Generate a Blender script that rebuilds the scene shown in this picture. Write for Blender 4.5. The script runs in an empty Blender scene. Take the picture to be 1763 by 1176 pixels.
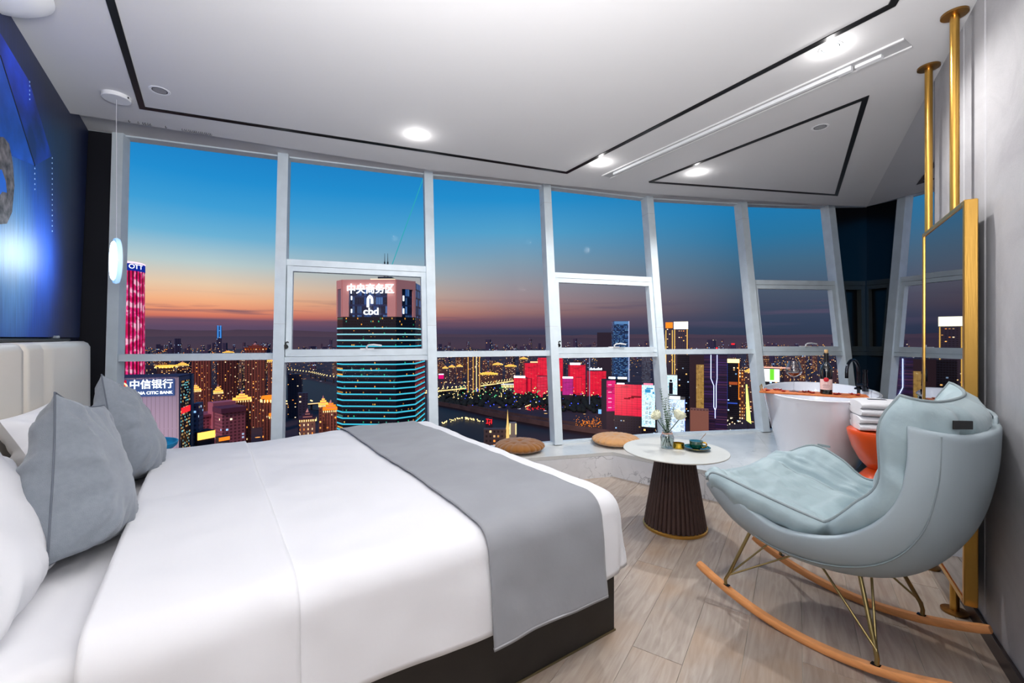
import bpy, math, random
from mathutils import Vector, Matrix
from mathutils import noise as mnoise
random.seed(7)
S = bpy.context.scene
COL = S.collection
pi = math.pi

# ------------------------------------------------------------------ camera
F = 755.0            # focal length in px of a 1763 px wide frame
CAMH = 1.30
cam = bpy.data.cameras.new('camera')
cam.sensor_width = 36.0
cam.lens = 36.0 * F / 1763.0
cam.shift_y = -(582.0 - 588.0) / 1763.0 * -1.0
cam.clip_start = 0.02
cam.clip_end = 30000
camo = bpy.data.objects.new('camera', cam)
camo.location = (0, 0, CAMH)
camo.rotation_euler = (pi / 2, 0, 0)
COL.objects.link(camo)
S.camera = camo

# ------------------------------------------------------------------ view
S.view_settings.view_transform = 'Standard'
S.view_settings.look = 'None'
S.view_settings.gamma = 1.0
S.view_settings.use_curve_mapping = False
S.view_settings.exposure = 0.0
S.cycles.use_denoising = True
S.cycles.max_bounces = 10
S.cycles.diffuse_bounces = 5
S.cycles.transparent_max_bounces = 24
S.cycles.sample_clamp_indirect = 6.0
S.cycles.caustics_reflective = False
S.cycles.caustics_refractive = False


def lin(c):
    out = []
    for v in c:
        v = v / 255.0
        out.append(v / 12.92 if v <= 0.04045 else ((v + 0.055) / 1.055) ** 2.4)
    return tuple(out) + (1.0,)


# ------------------------------------------------------------------ sky (dusk: sunset to the left, night to the right)
world = bpy.data.worlds.new('dusk_sky')
S.world = world
world.use_nodes = True
nt = world.node_tree
nt.nodes.clear()


def N(nt, t, **kw):
    n = nt.nodes.new(t)
    for k, v in kw.items():
        if k == 'inp':
            for kk, vv in v.items():
                n.inputs[kk].default_value = vv
        else:
            setattr(n, k, v)
    return n


def math_node(nt, op, a, b=None, c=None, clamp=False):
    n = nt.nodes.new('ShaderNodeMath')
    n.operation = op
    n.use_clamp = clamp
    for i, v in enumerate((a, b, c)):
        if v is None:
            continue
        if isinstance(v, (int, float)):
            n.inputs[i].default_value = v
        else:
            nt.links.new(v, n.inputs[i])
    return n.outputs[0]


def ramp(nt, fac, stops, interp='LINEAR'):
    r = nt.nodes.new('ShaderNodeValToRGB')
    cr = r.color_ramp
    cr.interpolation = interp
    while len(cr.elements) > 1:
        cr.elements.remove(cr.elements[-1])
    cr.elements[0].position = stops[0][0]
    cr.elements[0].color = stops[0][1]
    for p, c in stops[1:]:
        e = cr.elements.new(p)
        e.color = c
    if fac is not None:
        nt.links.new(fac, r.inputs[0])
    return r.outputs[0]


tc = N(nt, 'ShaderNodeTexCoord')
sep = N(nt, 'ShaderNodeSeparateXYZ')
nt.links.new(tc.outputs['Generated'], sep.inputs[0])
el = math_node(nt, 'MAXIMUM', sep.outputs[2], 0.0)
# cloud streaks shift the height that is looked up
mp = N(nt, 'ShaderNodeMapping')
mp.inputs['Scale'].default_value = (2.2, 2.2, 42.0)
nt.links.new(tc.outputs['Generated'], mp.inputs[0])
nz = N(nt, 'ShaderNodeTexNoise')
nz.inputs['Scale'].default_value = 1.6
nz.inputs['Detail'].default_value = 4.0
nt.links.new(mp.outputs[0], nz.inputs[0])


def sky_ramp(pts):
    # pts: (sin elevation, rgb255); ramp input is el * 2 (0..0.5 -> 0..1)
    return ramp(nt, elx, [(p * 2, lin(c)) for p, c in pts])


elx = math_node(nt, 'MULTIPLY', el, 2.0)
left = sky_ramp([(0.0, (84, 70, 94)), (0.022, (96, 76, 102)), (0.034, (118, 82, 102)), (0.041, (206, 116, 98)), (0.052, (234, 146, 112)),
                 (0.072, (244, 180, 136)), (0.10, (230, 202, 172)), (0.14, (184, 204, 206)), (0.19, (108, 178, 214)),
                 (0.24, (62, 158, 214)), (0.29, (35, 142, 208)), (0.35, (28, 126, 196)), (0.50, (22, 90, 150))])
mid = sky_ramp([(0.0, (52, 56, 82)), (0.018, (66, 62, 88)), (0.028, (100, 76, 95)), (0.042, (112, 86, 102)), (0.058, (150, 112, 112)),
                (0.085, (158, 134, 138)), (0.12, (150, 146, 154)), (0.172, (128, 156, 176)), (0.234, (84, 160, 202)),
                (0.30, (36, 142, 204)), (0.36, (30, 130, 196)), (0.50, (20, 84, 142))])
right = sky_ramp([(0.0, (48, 58, 80)), (0.03, (54, 66, 90)), (0.058, (64, 74, 96)), (0.09, (74, 86, 106)),
                  (0.147, (66, 104, 132)), (0.20, (42, 116, 160)), (0.26, (28, 122, 178)), (0.36, (24, 114, 174)), (0.50, (18, 76, 130))])
az = math_node(nt, 'ARCTAN2', sep.outputs[0], sep.outputs[1])      # 0 = straight ahead, + = right
fa = math_node(nt, 'DIVIDE', math_node(nt, 'ADD', az, 0.60), 0.60, clamp=True)   # left -> mid
fb = math_node(nt, 'DIVIDE', math_node(nt, 'SUBTRACT', az, 0.02), 0.46, clamp=True)  # mid -> right


def mixc(nt, fac, a, b, mode='MIX'):
    m = nt.nodes.new('ShaderNodeMix')
    m.data_type = 'RGBA'
    m.blend_type = mode
    for s, v in ((m.inputs[0], fac), (m.inputs[6], a), (m.inputs[7], b)):
        if isinstance(v, (int, float)):
            s.default_value = v
        elif isinstance(v, tuple):
            s.default_value = v
        else:
            nt.links.new(v, s)
    return m.outputs[2]


c1 = mixc(nt, fa, left, mid)
c2 = mixc(nt, fb, c1, right)
# thin dark cloud streaks low in the sky
band = math_node(nt, 'MULTIPLY',
                 math_node(nt, 'SUBTRACT', 1.0, math_node(nt, 'DIVIDE', math_node(nt, 'ABSOLUTE', math_node(nt, 'SUBTRACT', el, 0.05)), 0.04), clamp=True), 1.0)
cl = math_node(nt, 'MULTIPLY', math_node(nt, 'MULTIPLY', math_node(nt, 'SUBTRACT', nz.outputs[0], 0.54), 9.0, clamp=True), band)
cl = math_node(nt, 'MULTIPLY', cl, 0.75)
c3 = mixc(nt, cl, c2, lin((86, 78, 102)))
bg = N(nt, 'ShaderNodeBackground')
nt.links.new(c3, bg.inputs[0])
bg.inputs[1].default_value = 1.0
wo = N(nt, 'ShaderNodeOutputWorld')
nt.links.new(bg.outputs[0], wo.inputs[0])


# ------------------------------------------------------------------ room fill (unseen area lamps added to brighten the room)
def area(name, loc, size, sizey, power, rot=(0, 0, 0), col=(1, 1, 1)):
    l = bpy.data.lights.new(name, 'AREA')
    l.shape = 'RECTANGLE'
    l.size = size
    l.size_y = sizey
    l.energy = power
    l.color = col
    o = bpy.data.objects.new(name, l)
    o.location = loc
    o.rotation_euler = rot
    COL.objects.link(o)
    return o


area('ceiling_fill', (0.0, 0.9, 2.80), 1.3, 0.8, 9, col=(1.0, 0.99, 0.98))  # added fill just under the ceiling, out of view
area('rear_fill', (-0.02, -0.5, 1.55), 0.8, 1.2, 13, rot=(math.radians(104), 0, 0), col=(1.0, 0.99, 0.98))  # added fill behind the camera, no fitting there
area('upward_fill', (0.0, 0.15, 1.75), 1.0, 0.8, 128, rot=(math.radians(152), 0, 0), col=(1.0, 0.99, 0.99))  # added fill floating above the camera, brightens the ceiling


# unseen warm spots added to brighten the city fronts, aimed away from the room
def fill_spot(loc, aim, power, col=(1.0, .62, .40), ang=120, r=3.0):
    l = bpy.data.lights.new('city_fill_spot', 'SPOT')
    l.energy = power; l.color = col; l.spot_size = math.radians(ang); l.spot_blend = .8; l.shadow_soft_size = r
    o = bpy.data.objects.new('city_fill_spot', l)
    o.location = loc
    o.rotation_euler = (Vector(aim) - Vector(loc)).to_track_quat('-Z', 'Y').to_euler()
    COL.objects.link(o)
    return o


fill_spot((-230, 225, -70), (-400, 600, -80), 0.3e6, (1.0, .62, .50))
fill_spot((80, 560, -80), (60, 1300, -110), 0.9e6, (1.0, .6, .5))
# unseen pinkish sun lamp added to lift the city fronts
sl_ = bpy.data.lights.new('city_fill_sun', 'SUN'); sl_.energy = 1.5; sl_.angle = math.radians(20); sl_.color = (1.0, .66, .64)
so_ = bpy.data.objects.new('city_fill_sun', sl_); so_.rotation_euler = (math.radians(58), 0, math.radians(-18)); COL.objects.link(so_)

# ------------------------------------------------------------------ frames of reference
U = Vector((0.821, 0.571, 0)); V = Vector((-0.571, 0.821, 0))       # bed length, bed width
D = Vector((0.5446, 0.8387, 0)); NN = Vector((0.8387, -0.5446, 0))  # along / into the right wall


def Bp(u, v, z):
    p = U * u + V * v
    return Vector((p.x, p.y, z))


def Wp(w, n, z):
    p = D * w + NN * n
    return Vector((p.x, p.y, z))


def at(x, y, Y):
    return Vector(((x - 881.5) / F * Y, Y, CAMH + (582.0 - y) / F * Y))


def rotz_of(d):
    return math.atan2(d.y, d.x)


# ------------------------------------------------------------------ mesh helpers
class MB:
    def __init__(s):
        s.v = []; s.f = []

    def add(s, vs, fs):
        o = len(s.v)
        s.v += [tuple(p) for p in vs]
        s.f += [tuple(i + o for i in f) for f in fs]
        return s

    def hexa(s, p):  # 8 points: bottom 4 ccw, top 4 ccw
        return s.add(p, [(3, 2, 1, 0), (4, 5, 6, 7), (0, 1, 5, 4), (1, 2, 6, 5), (2, 3, 7, 6), (3, 0, 4, 7)])

    def box(s, c, size, rot=0.0, M=None):
        hx, hy, hz = size[0] / 2, size[1] / 2, size[2] / 2
        R = M if M is not None else Matrix.Rotation(rot, 3, 'Z')
        c = Vector(c)
        p = [c + R @ Vector(q) for q in ((-hx, -hy, -hz), (hx, -hy, -hz), (hx, hy, -hz), (-hx, hy, -hz),
                                         (-hx, -hy, hz), (hx, -hy, hz), (hx, hy, hz), (-hx, hy, hz))]
        return s.hexa(p)

    def rbox(s, c, size, r=0.01, rot=0.0, M=None):
        """box with chamfered edges"""
        hx, hy, hz = size[0] / 2, size[1] / 2, size[2] / 2
        R = M if M is not None else Matrix.Rotation(rot, 3, 'Z')
        c = Vector(c)
        prof = []
        for a, b in ((1, -1), (1, 1), (-1, 1), (-1, -1)):
            pass
        def ring(ix, iy, z):
            x, y = hx - ix, hy - iy
            k = r
            return [(-x + k, -y, z), (x - k, -y, z), (x, -y + k, z), (x, y - k, z), (x - k, y, z), (-x + k, y, z), (-x, y - k, z), (-x, -y + k, z)]
        rings = [ring(r * .7, r * .7, -hz), ring(0, 0, -hz + r), ring(0, 0, hz - r), ring(r * .7, r * .7, hz)]
        vs = []
        for rg in rings:
            vs += [c + R @ Vector(q) for q in rg]
        fs = [tuple(reversed(range(8))), tuple(range(24, 32))]
        for k in range(3):
            for i in range(8):
                j = (i + 1) % 8
                fs.append((k * 8 + i, k * 8 + j, k * 8 + 8 + j, k * 8 + 8 + i))
        return s.add(vs, fs)

    def beam(s, a, b, w, d, up=Vector((0, 0, 1)), side=None):
        """rectangular bar from a to b; w along side, d along the other"""
        a = Vector(a); b = Vector(b)
        t = (b - a).normalized()
        sd = side.normalized() if side is not None else t.cross(up).normalized()
        sd = (sd - t * sd.dot(t)).normalized()
        o = t.cross(sd).normalized()
        p = []
        for q in (a, b):
            p += [q - sd * w / 2 - o * d / 2, q + sd * w / 2 - o * d / 2, q + sd * w / 2 + o * d / 2, q - sd * w / 2 + o * d / 2]
        return s.hexa(p)

    def prism(s, poly, z0, z1):
        n = len(poly)
        vs = [(p[0], p[1], z0) for p in poly] + [(p[0], p[1], z1) for p in poly]
        fs = [tuple(reversed(range(n))), tuple(range(n, 2 * n))]
        for i in range(n):
            j = (i + 1) % n
            fs.append((i, j, n + j, n + i))
        return s.add(vs, fs)

    def tube(s, pts, r, seg=10, cap=True, closed=False):
        pts = [Vector(p) for p in pts]
        n = len(pts)
        rs = r if isinstance(r, (list, tuple)) else [r] * n
        o = len(s.v)
        t0 = (pts[1] - pts[0]).normalized()
        ref = Vector((0, 0, 1)) if abs(t0.z) < 0.9 else Vector((1, 0, 0))
        a = t0.cross(ref).normalized()
        vs = []
        for i in range(n):
            if closed:
                t = (pts[(i + 1) % n] - pts[i - 1]).normalized()
            else:
                t = (pts[min(i + 1, n - 1)] - pts[max(i - 1, 0)]).normalized()
            a = (a - t * a.dot(t)).normalized()
            b = t.cross(a)
            for k in range(seg):
                an = 2 * pi * k / seg
                vs.append(pts[i] + (a * math.cos(an) + b * math.sin(an)) * rs[i])
        fs = []
        m = n if closed else n - 1
        for i in range(m):
            i2 = (i + 1) % n
            for k in range(seg):
                k2 = (k + 1) % seg
                fs.append((i * seg + k, i * seg + k2, i2 * seg + k2, i2 * seg + k))
        if cap and not closed:
            fs.append(tuple(reversed(range(seg))))
            fs.append(tuple(range((n - 1) * seg, n * seg)))
        return s.add(vs, fs)

    def lathe(s, prof, c=(0, 0, 0), seg=32, M=None, sx=1.0, sy=1.0, mod=None):
        """prof: list of (r, z), revolved about z"""
        c = Vector(c)
        vs = []
        for (r, z) in prof:
            for k in range(seg):
                an = 2 * pi * k / seg
                rr = r * (mod(an, r, z) if mod else 1.0)
                p = Vector((rr * math.cos(an) * sx, rr * math.sin(an) * sy, z))
                vs.append(c + (M @ p if M is not None else p))
        fs = []
        for i in range(len(prof) - 1):
            for k in range(seg):
                k2 = (k + 1) % seg
                fs.append((i * seg + k, i * seg + k2, (i + 1) * seg + k2, (i + 1) * seg + k))
        if prof[0][0] > 1e-5:
            fs.append(tuple(reversed(range(seg))))
        if prof[-1][0] > 1e-5:
            fs.append(tuple(range((len(prof) - 1) * seg, len(prof) * seg)))
        return s.add(vs, fs)

    def open_lathe(s, prof, c=(0, 0, 0), seg=32, sx=1.0, sy=1.0, rot=0.0):
        c = Vector(c)
        R = Matrix.Rotation(rot, 3, 'Z')
        vs = []
        for (r, z) in prof:
            for k in range(seg):
                an = 2 * pi * k / seg
                vs.append(c + R @ Vector((r * math.cos(an) * sx, r * math.sin(an) * sy, z)))
        fs = []
        for i in range(len(prof) - 1):
            for k in range(seg):
                k2 = (k + 1) % seg
                fs.append((i * seg + k, i * seg + k2, (i + 1) * seg + k2, (i + 1) * seg + k))
        return s.add(vs, fs)

    def grid(s, fn, nu, nv, flip=False):
        vs = [fn(i / nu, j / nv) for i in range(nu + 1) for j in range(nv + 1)]
        fs = []
        for i in range(nu):
            for j in range(nv):
                a = i * (nv + 1) + j
                q = (a, a + nv + 1, a + nv + 2, a + 1)
                fs.append(tuple(reversed(q)) if flip else q)
        return s.add(vs, fs)

    def mesh(s, name, smooth=35):
        m = bpy.data.meshes.new(name)
        m.from_pydata(s.v, [], s.f)
        if smooth:
            m.polygons.foreach_set('use_smooth', [True] * len(m.polygons))
            try:
                m.set_sharp_from_angle(angle=math.radians(smooth))
            except Exception:
                pass
        m.update()
        return m


def obj(name, mb, mat=None, parent=None, smooth=35, label=None, kind=None, cat=None, group=None):
    m = mb.mesh(name, smooth) if isinstance(mb, MB) else mb
    o = bpy.data.objects.new(name, m)
    if mat is not None and len(m.materials) == 0:
        m.materials.append(mat)
    COL.objects.link(o)
    if parent is not None:
        o.parent = parent
        o.matrix_parent_inverse = parent.matrix_basis.inverted()
    if label: o['label'] = label
    if kind: o['kind'] = kind
    if cat: o['category'] = cat
    if group: o['group'] = group
    return o


def thing(name, label, cat, loc=(0, 0, 0), group=None, kind=None, rotz=0.0):
    o = bpy.data.objects.new(name, None)
    o.empty_display_size = 0.1
    o.location = loc
    o.rotation_euler = (0, 0, rotz)
    COL.objects.link(o)
    if label: o['label'] = label
    if cat: o['category'] = cat
    if group: o['group'] = group
    if kind: o['kind'] = kind
    return o


def mod(o, t, name='m', **kw):
    m = o.modifiers.new(name, t)
    for k, v in kw.items():
        setattr(m, k, v)
    return m


# ------------------------------------------------------------------ materials
def mat(name, col, rough=0.6, metal=0.0, spec=0.5, bump=None, var=None, emit=None, estr=0.0, coat=0.0, sheen=0.0, trans=0.0, ior=1.45):
    """bump: (scale, strength[, detail, stretch]); var: (scale, amount) noise variation of the colour"""
    m = bpy.data.materials.new(name)
    m.use_nodes = True
    nt = m.node_tree
    b = nt.nodes['Principled BSDF']
    c = lin(col) if max(col) > 1.0 else tuple(col) + (1.0,)
    b.inputs['Base Color'].default_value = c
    b.inputs['Roughness'].default_value = rough
    b.inputs['Metallic'].default_value = metal
    b.inputs['Specular IOR Level'].default_value = spec
    b.inputs['Coat Weight'].default_value = coat
    b.inputs['Sheen Weight'].default_value = sheen
    b.inputs['Transmission Weight'].default_value = trans
    b.inputs['IOR'].default_value = ior
    if emit is not None:
        b.inputs['Emission Color'].default_value = lin(emit)
        b.inputs['Emission Strength'].default_value = estr
    if bump or var:
        tc = nt.nodes.new('ShaderNodeTexCoord')
        src = tc.outputs['Object']
        if bump and len(bump) > 3:
            mpn = nt.nodes.new('ShaderNodeMapping')
            mpn.inputs['Scale'].default_value = bump[3]
            nt.links.new(src, mpn.inputs[0])
            src = mpn.outputs[0]
    if bump:
        n = nt.nodes.new('ShaderNodeTexNoise')
        n.inputs['Scale'].default_value = bump[0]
        n.inputs['Detail'].default_value = bump[2] if len(bump) > 2 else 3
        nt.links.new(src, n.inputs[0])
        bp = nt.nodes.new('ShaderNodeBump')
        bp.inputs['Strength'].default_value = bump[1]
        bp.inputs['Distance'].default_value = 0.01
        nt.links.new(n.outputs[0], bp.inputs['Height'])
        nt.links.new(bp.outputs[0], b.inputs['Normal'])
    if var:
        n2 = nt.nodes.new('ShaderNodeTexNoise')
        n2.inputs['Scale'].default_value = var[0]
        n2.inputs['Detail'].default_value = 5
        nt.links.new(src, n2.inputs[0])
        k = var[1]
        lo = tuple(max(0, x * (1 - k)) for x in c[:3]) + (1,)
        hi = tuple(min(1, x * (1 + k)) for x in c[:3]) + (1,)
        col_o = ramp(nt, n2.outputs[0], [(0.3, lo), (0.7, hi)])
        nt.links.new(col_o, b.inputs['Base Color'])
    m.cycles.emission_sampling = 'NONE' if (emit is not None and estr < 8) else 'AUTO'
    return m


def emis(name, col, strength):
    """a surface that gives off light (signs, lamps, LED walls)"""
    m = bpy.data.materials.new(name)
    m.use_nodes = True
    nt = m.node_tree
    nt.nodes.clear()
    e = nt.nodes.new('ShaderNodeEmission')
    e.inputs[0].default_value = lin(col)
    e.inputs[1].default_value = strength
    o = nt.nodes.new('ShaderNodeOutputMaterial')
    nt.links.new(e.outputs[0], o.inputs[0])
    m.cycles.emission_sampling = 'NONE'
    return m


def text_mesh(name, body, size, m, parent, origin, xdir, ydir, extrude=0.0, align='CENTER', label=None, offset=0.0, sx=1.0):
    c = bpy.data.curves.new(name, 'FONT')
    c.body = body
    c.size = size
    c.align_x = align
    c.align_y = 'CENTER'
    c.extrude = extrude
    c.offset = offset
    t = bpy.data.objects.new(name + '_tmp', c)
    COL.objects.link(t)
    bpy.context.view_layer.update()
    me = bpy.data.meshes.new_from_object(t)
    bpy.data.objects.remove(t)
    xd = Vector(xdir).normalized(); yd = Vector(ydir).normalized()
    zd = xd.cross(yd)
    M = Matrix((xd * sx, yd, zd)).transposed().to_4x4()
    M.translation = Vector(origin)
    me.transform(M)
    me.materials.clear()
    me.materials.append(m)
    o = obj(name, me, m, parent, smooth=0)
    if label: o['label'] = label
    return o

# ================================================================== MATERIALS
M_ceil = mat('ceiling_paint', (208, 207, 208), 0.85, bump=(60, 0.03))
M_white = mat('white_paint', (225, 226, 228), 0.5)
M_frame = mat('window_frame_paint', (206, 217, 224), 0.45, bump=(30, 0.04), var=(9, 0.06))
M_black = mat('black_trim', (10, 10, 11), 0.35)
M_blackmatte = mat('black_gap', (4, 4, 5), 0.8)
M_gold = mat('brushed_gold', (214, 166, 84), 0.28, metal=1.0, bump=(180, 0.05, 2, (1, 1, 0.05)))
M_golddark = mat('bronze_gold', (150, 112, 62), 0.35, metal=1.0)
M_brass = mat('brass_wire', (160, 142, 96), 0.3, metal=1.0)
M_chrome = mat('dark_chrome', (60, 62, 68), 0.12, metal=1.0)
M_lino = mat('white_linen', (226, 226, 229), 0.8, bump=(14, 0.10, 4), sheen=0.1)
M_duvet = mat('duvet_cotton', (226, 226, 229), 0.75, bump=(5, 0.25, 5), sheen=0.1)
M_runner = mat('grey_runner', (142, 144, 149), 0.85, bump=(9, 0.25, 5), var=(3, 0.06), sheen=0.2)
M_hem = mat('runner_hem', (160, 160, 165), 0.85)
M_cush = mat('grey_cushion_linen', (126, 133, 142), 0.9, bump=(500, 0.25, 2), var=(60, 0.06), sheen=0.3)
M_cushseam = mat('cushion_seam', (96, 102, 112), 0.9)
M_base = mat('bed_base_board', (38, 35, 32), 0.5, bump=(14, 0.1), var=(8, 0.15))
M_head = mat('cream_leather', (214, 207, 196), 0.42, bump=(90, 0.03))
M_chair = mat('mint_grey_leather', (152, 171, 176), 0.55, bump=(9, 0.7, 5), var=(4, 0.05), sheen=0.2)
M_shell = mat('mint_grey_shell', (158, 171, 177), 0.5, bump=(120, 0.03), var=(3, 0.05))
M_pipe = mat('chair_piping', (134, 146, 149), 0.6)
M_rock = mat('beech_rocker', (222, 152, 94), 0.38, bump=(20, 0.05, 4, (1, 1, 8)), var=(7, 0.16))
M_tub = mat('tub_acrylic', (232, 234, 242), 0.12, coat=0.6)
M_towel = mat('white_towel', (236, 236, 240), 0.95, bump=(260, 0.6, 2), sheen=0.4)
M_orange = mat('orange_lacquer', (222, 78, 20), 0.3, coat=0.3)
M_tray = mat('bamboo_tray', (206, 112, 52), 0.4, bump=(30, 0.05, 3, (1, 8, 8)), var=(14, 0.12))
M_tabletop = mat('stone_table_top', (212, 212, 206), 0.25, var=(3, 0.05))
M_cone = mat('fluted_walnut', (62, 44, 40), 0.4, var=(20, 0.12))
M_green = mat('emerald_glaze', (2, 70, 56), 0.1, coat=1.0)
M_cupin = mat('porcelain_white', (232, 230, 224), 0.2)
M_goldcup = mat('cup_gilding', (214, 160, 60), 0.2, metal=1.0)
M_cook1 = mat('caramel_velvet', (140, 88, 28), 0.95, bump=(400, 0.2), var=(8, 0.1), sheen=0.4)
M_cook2 = mat('tan_velvet', (200, 148, 96), 0.95, bump=(400, 0.2), var=(8, 0.06), sheen=0.4)
M_leaf = mat('eucalyptus_leaf', (70, 104, 74), 0.6, var=(40, 0.25))
M_stem = mat('plant_stem', (48, 74, 40), 0.6)
M_rose = mat('white_rose', (226, 226, 200), 0.7)
M_petal = mat('red_petal', (150, 12, 20), 0.6)
M_bottle = mat('bottle_glass', (10, 9, 10), 0.06, coat=1.0)
M_foil = mat('bottle_foil', (16, 15, 18), 0.35)
M_cork = mat('cork', (206, 168, 120), 0.9, bump=(200, 0.3))
M_label = mat('wine_label', (232, 196, 190), 0.6)
M_seal = mat('red_seal', (196, 16, 34), 0.45)
M_ink = mat('label_ink', (110, 40, 44), 0.7)
M_wine = mat('red_wine', (96, 4, 16), 0.08)
M_cyan = mat('cyan_plastic', (20, 150, 205), 0.4)
M_lamp = emis('lamp_glow', (235, 246, 255), 9.0)
M_disc = emis('pendant_glow', (205, 232, 255), 7.0)
M_shade = mat('frosted_shade', (222, 222, 222), 0.5, emit=(225, 225, 225), estr=0.12)
M_dark = mat('dark_blind', (9, 10, 12), 0.28, bump=(12, 0.05, 3, (1, 1, 10)))
M_pier = mat('dark_pier', (6, 8, 20), 0.6)
M_darkbar = mat('dark_bar', (52, 58, 58), 0.5)
M_skirt = mat('bronze_skirting', (58, 48, 46), 0.35, metal=0.4)

# clear drinking-glass / vase glass: thin walls, see-through with reflections
def clear_glass(name, tint=(1, 1, 1, 1), refl=1.0, ior=1.45):
    m = bpy.data.materials.new(name)
    m.use_nodes = True
    nt = m.node_tree
    nt.nodes.clear()
    t = N(nt, 'ShaderNodeBsdfTransparent'); t.inputs[0].default_value = tint
    g = N(nt, 'ShaderNodeBsdfGlossy'); g.inputs['Roughness'].default_value = 0.02
    fr = N(nt, 'ShaderNodeFresnel'); ge = N(nt, 'ShaderNodeNewGeometry')
    nt.links.new(math_node(nt, 'ADD', math_node(nt, 'MULTIPLY', ge.outputs['Backfacing'], 1.0 / ior - ior), ior), fr.inputs[0])
    f = math_node(nt, 'MULTIPLY', fr.outputs[0], refl, clamp=True)
    mx = N(nt, 'ShaderNodeMixShader')
    nt.links.new(f, mx.inputs[0]); nt.links.new(t.outputs[0], mx.inputs[1]); nt.links.new(g.outputs[0], mx.inputs[2])
    o = N(nt, 'ShaderNodeOutputMaterial'); nt.links.new(mx.outputs[0], o.inputs[0])
    return m


M_pane = clear_glass('window_glass', (1.0, 1.0, 1.0, 1), 0.03, 1.2)
M_glass = clear_glass('drinking_glass', (0.90, 0.91, 0.92, 1), 2.2, 1.5)
M_mirror = mat('smoked_wall_mirror', (0.58, 0.60, 0.66), 0.015, metal=1.0)
M_mirror2 = mat('standing_mirror_glass', (0.30, 0.34, 0.40), 0.01, metal=1.0)


# oak floor: colour varies per plank, grain runs along the plank (local x)
def floor_mat():
    m = bpy.data.materials.new('oak_plank'); m.use_nodes = True
    nt = m.node_tree; b = nt.nodes['Principled BSDF']
    tc = N(nt, 'ShaderNodeTexCoord'); oi = N(nt, 'ShaderNodeObjectInfo')
    addv = N(nt, 'ShaderNodeVectorMath', operation='ADD')
    cmb = N(nt, 'ShaderNodeCombineXYZ')
    r9 = math_node(nt, 'MULTIPLY', oi.outputs['Random'], 37.0)
    nt.links.new(r9, cmb.inputs[1]); nt.links.new(r9, cmb.inputs[0])
    nt.links.new(tc.outputs['Object'], addv.inputs[0]); nt.links.new(cmb.outputs[0], addv.inputs[1])
    mpn = N(nt, 'ShaderNodeMapping'); mpn.inputs['Scale'].default_value = (1.6, 14, 1)
    nt.links.new(addv.outputs[0], mpn.inputs[0])
    n1 = N(nt, 'ShaderNodeTexNoise'); n1.inputs['Scale'].default_value = 2.2; n1.inputs['Detail'].default_value = 7; n1.inputs['Distortion'].default_value = 1.4
    nt.links.new(mpn.outputs[0], n1.inputs[0])
    n2 = N(nt, 'ShaderNodeTexNoise'); n2.inputs['Scale'].default_value = 2.4; n2.inputs['Detail'].default_value = 3
    nt.links.new(addv.outputs[0], n2.inputs[0])
    c_a = ramp(nt, n1.outputs[0], [(0.25, lin((140, 125, 114))), (0.5, lin((161, 147, 135))), (0.75, lin((176, 164, 153)))])
    c_b = mixc(nt, math_node(nt, 'MULTIPLY', math_node(nt, 'SUBTRACT', n2.outputs[0], 0.48), 2.2, clamp=True), c_a, lin((166, 134, 102)))
    br = math_node(nt, 'ADD', math_node(nt, 'MULTIPLY', oi.outputs['Random'], 0.16), 0.92)
    hs = N(nt, 'ShaderNodeHueSaturation'); nt.links.new(br, hs.inputs['Value']); nt.links.new(c_b, hs.inputs['Color'])
    nt.links.new(hs.outputs[0], b.inputs['Base Color'])
    b.inputs['Roughness'].default_value = 0.42
    bp = N(nt, 'ShaderNodeBump'); bp.inputs['Strength'].default_value = 0.08; bp.inputs['Distance'].default_value = 0.005
    nt.links.new(n1.outputs[0], bp.inputs['Height']); nt.links.new(bp.outputs[0], b.inputs['Normal'])
    return m


def marble_mat(name, base, vein, amount, rough=0.12, scale=3.0):
    m = bpy.data.materials.new(name); m.use_nodes = True
    nt = m.node_tree; b = nt.nodes['Principled BSDF']
    tc = N(nt, 'ShaderNodeTexCoord')
    n0 = N(nt, 'ShaderNodeTexNoise'); n0.inputs['Scale'].default_value = scale * 1.5; n0.inputs['Detail'].default_value = 6
    nt.links.new(tc.outputs['Object'], n0.inputs[0])
    mv = N(nt, 'ShaderNodeVectorMath', operation='MULTIPLY_ADD')
    nt.links.new(n0.outputs['Color'], mv.inputs[0]); mv.inputs[1].default_value = (0.5, 0.5, 0.5)
    nt.links.new(tc.outputs['Object'], mv.inputs[2])
    vo = N(nt, 'ShaderNodeTexVoronoi', feature='DISTANCE_TO_EDGE'); vo.inputs['Scale'].default_value = scale * 2.0
    nt.links.new(mv.outputs[0], vo.inputs['Vector'])
    ve = math_node(nt, 'SUBTRACT', 1.0, math_node(nt, 'DIVIDE', vo.outputs['Distance'], 0.035), clamp=True)
    n3 = N(nt, 'ShaderNodeTexNoise'); n3.inputs['Scale'].default_value = scale; n3.inputs['Detail'].default_value = 3
    nt.links.new(tc.outputs['Object'], n3.inputs[0])
    ms = math_node(nt, 'MULTIPLY', math_node(nt, 'SUBTRACT', n3.outputs[0], 0.44), 5.0, clamp=True)
    f = math_node(nt, 'MULTIPLY', math_node(nt, 'MULTIPLY', ve, ms), amount)
    cb = ramp(nt, n0.outputs[0], [(0.3, lin(tuple(int(x * 0.93) for x in base))), (0.7, lin(base))])
    nt.links.new(mixc(nt, f, cb, lin(vein)), b.inputs['Base Color'])
    b.inputs['Roughness'].default_value = rough
    return m


M_floor = floor_mat()
M_marble = marble_mat('marble', (232, 234, 238), (110, 114, 124), 1.0)
M_marbletop = marble_mat('marble_top', (214, 216, 214), (150, 152, 154), 0.45, 0.22, 2.0)


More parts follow.
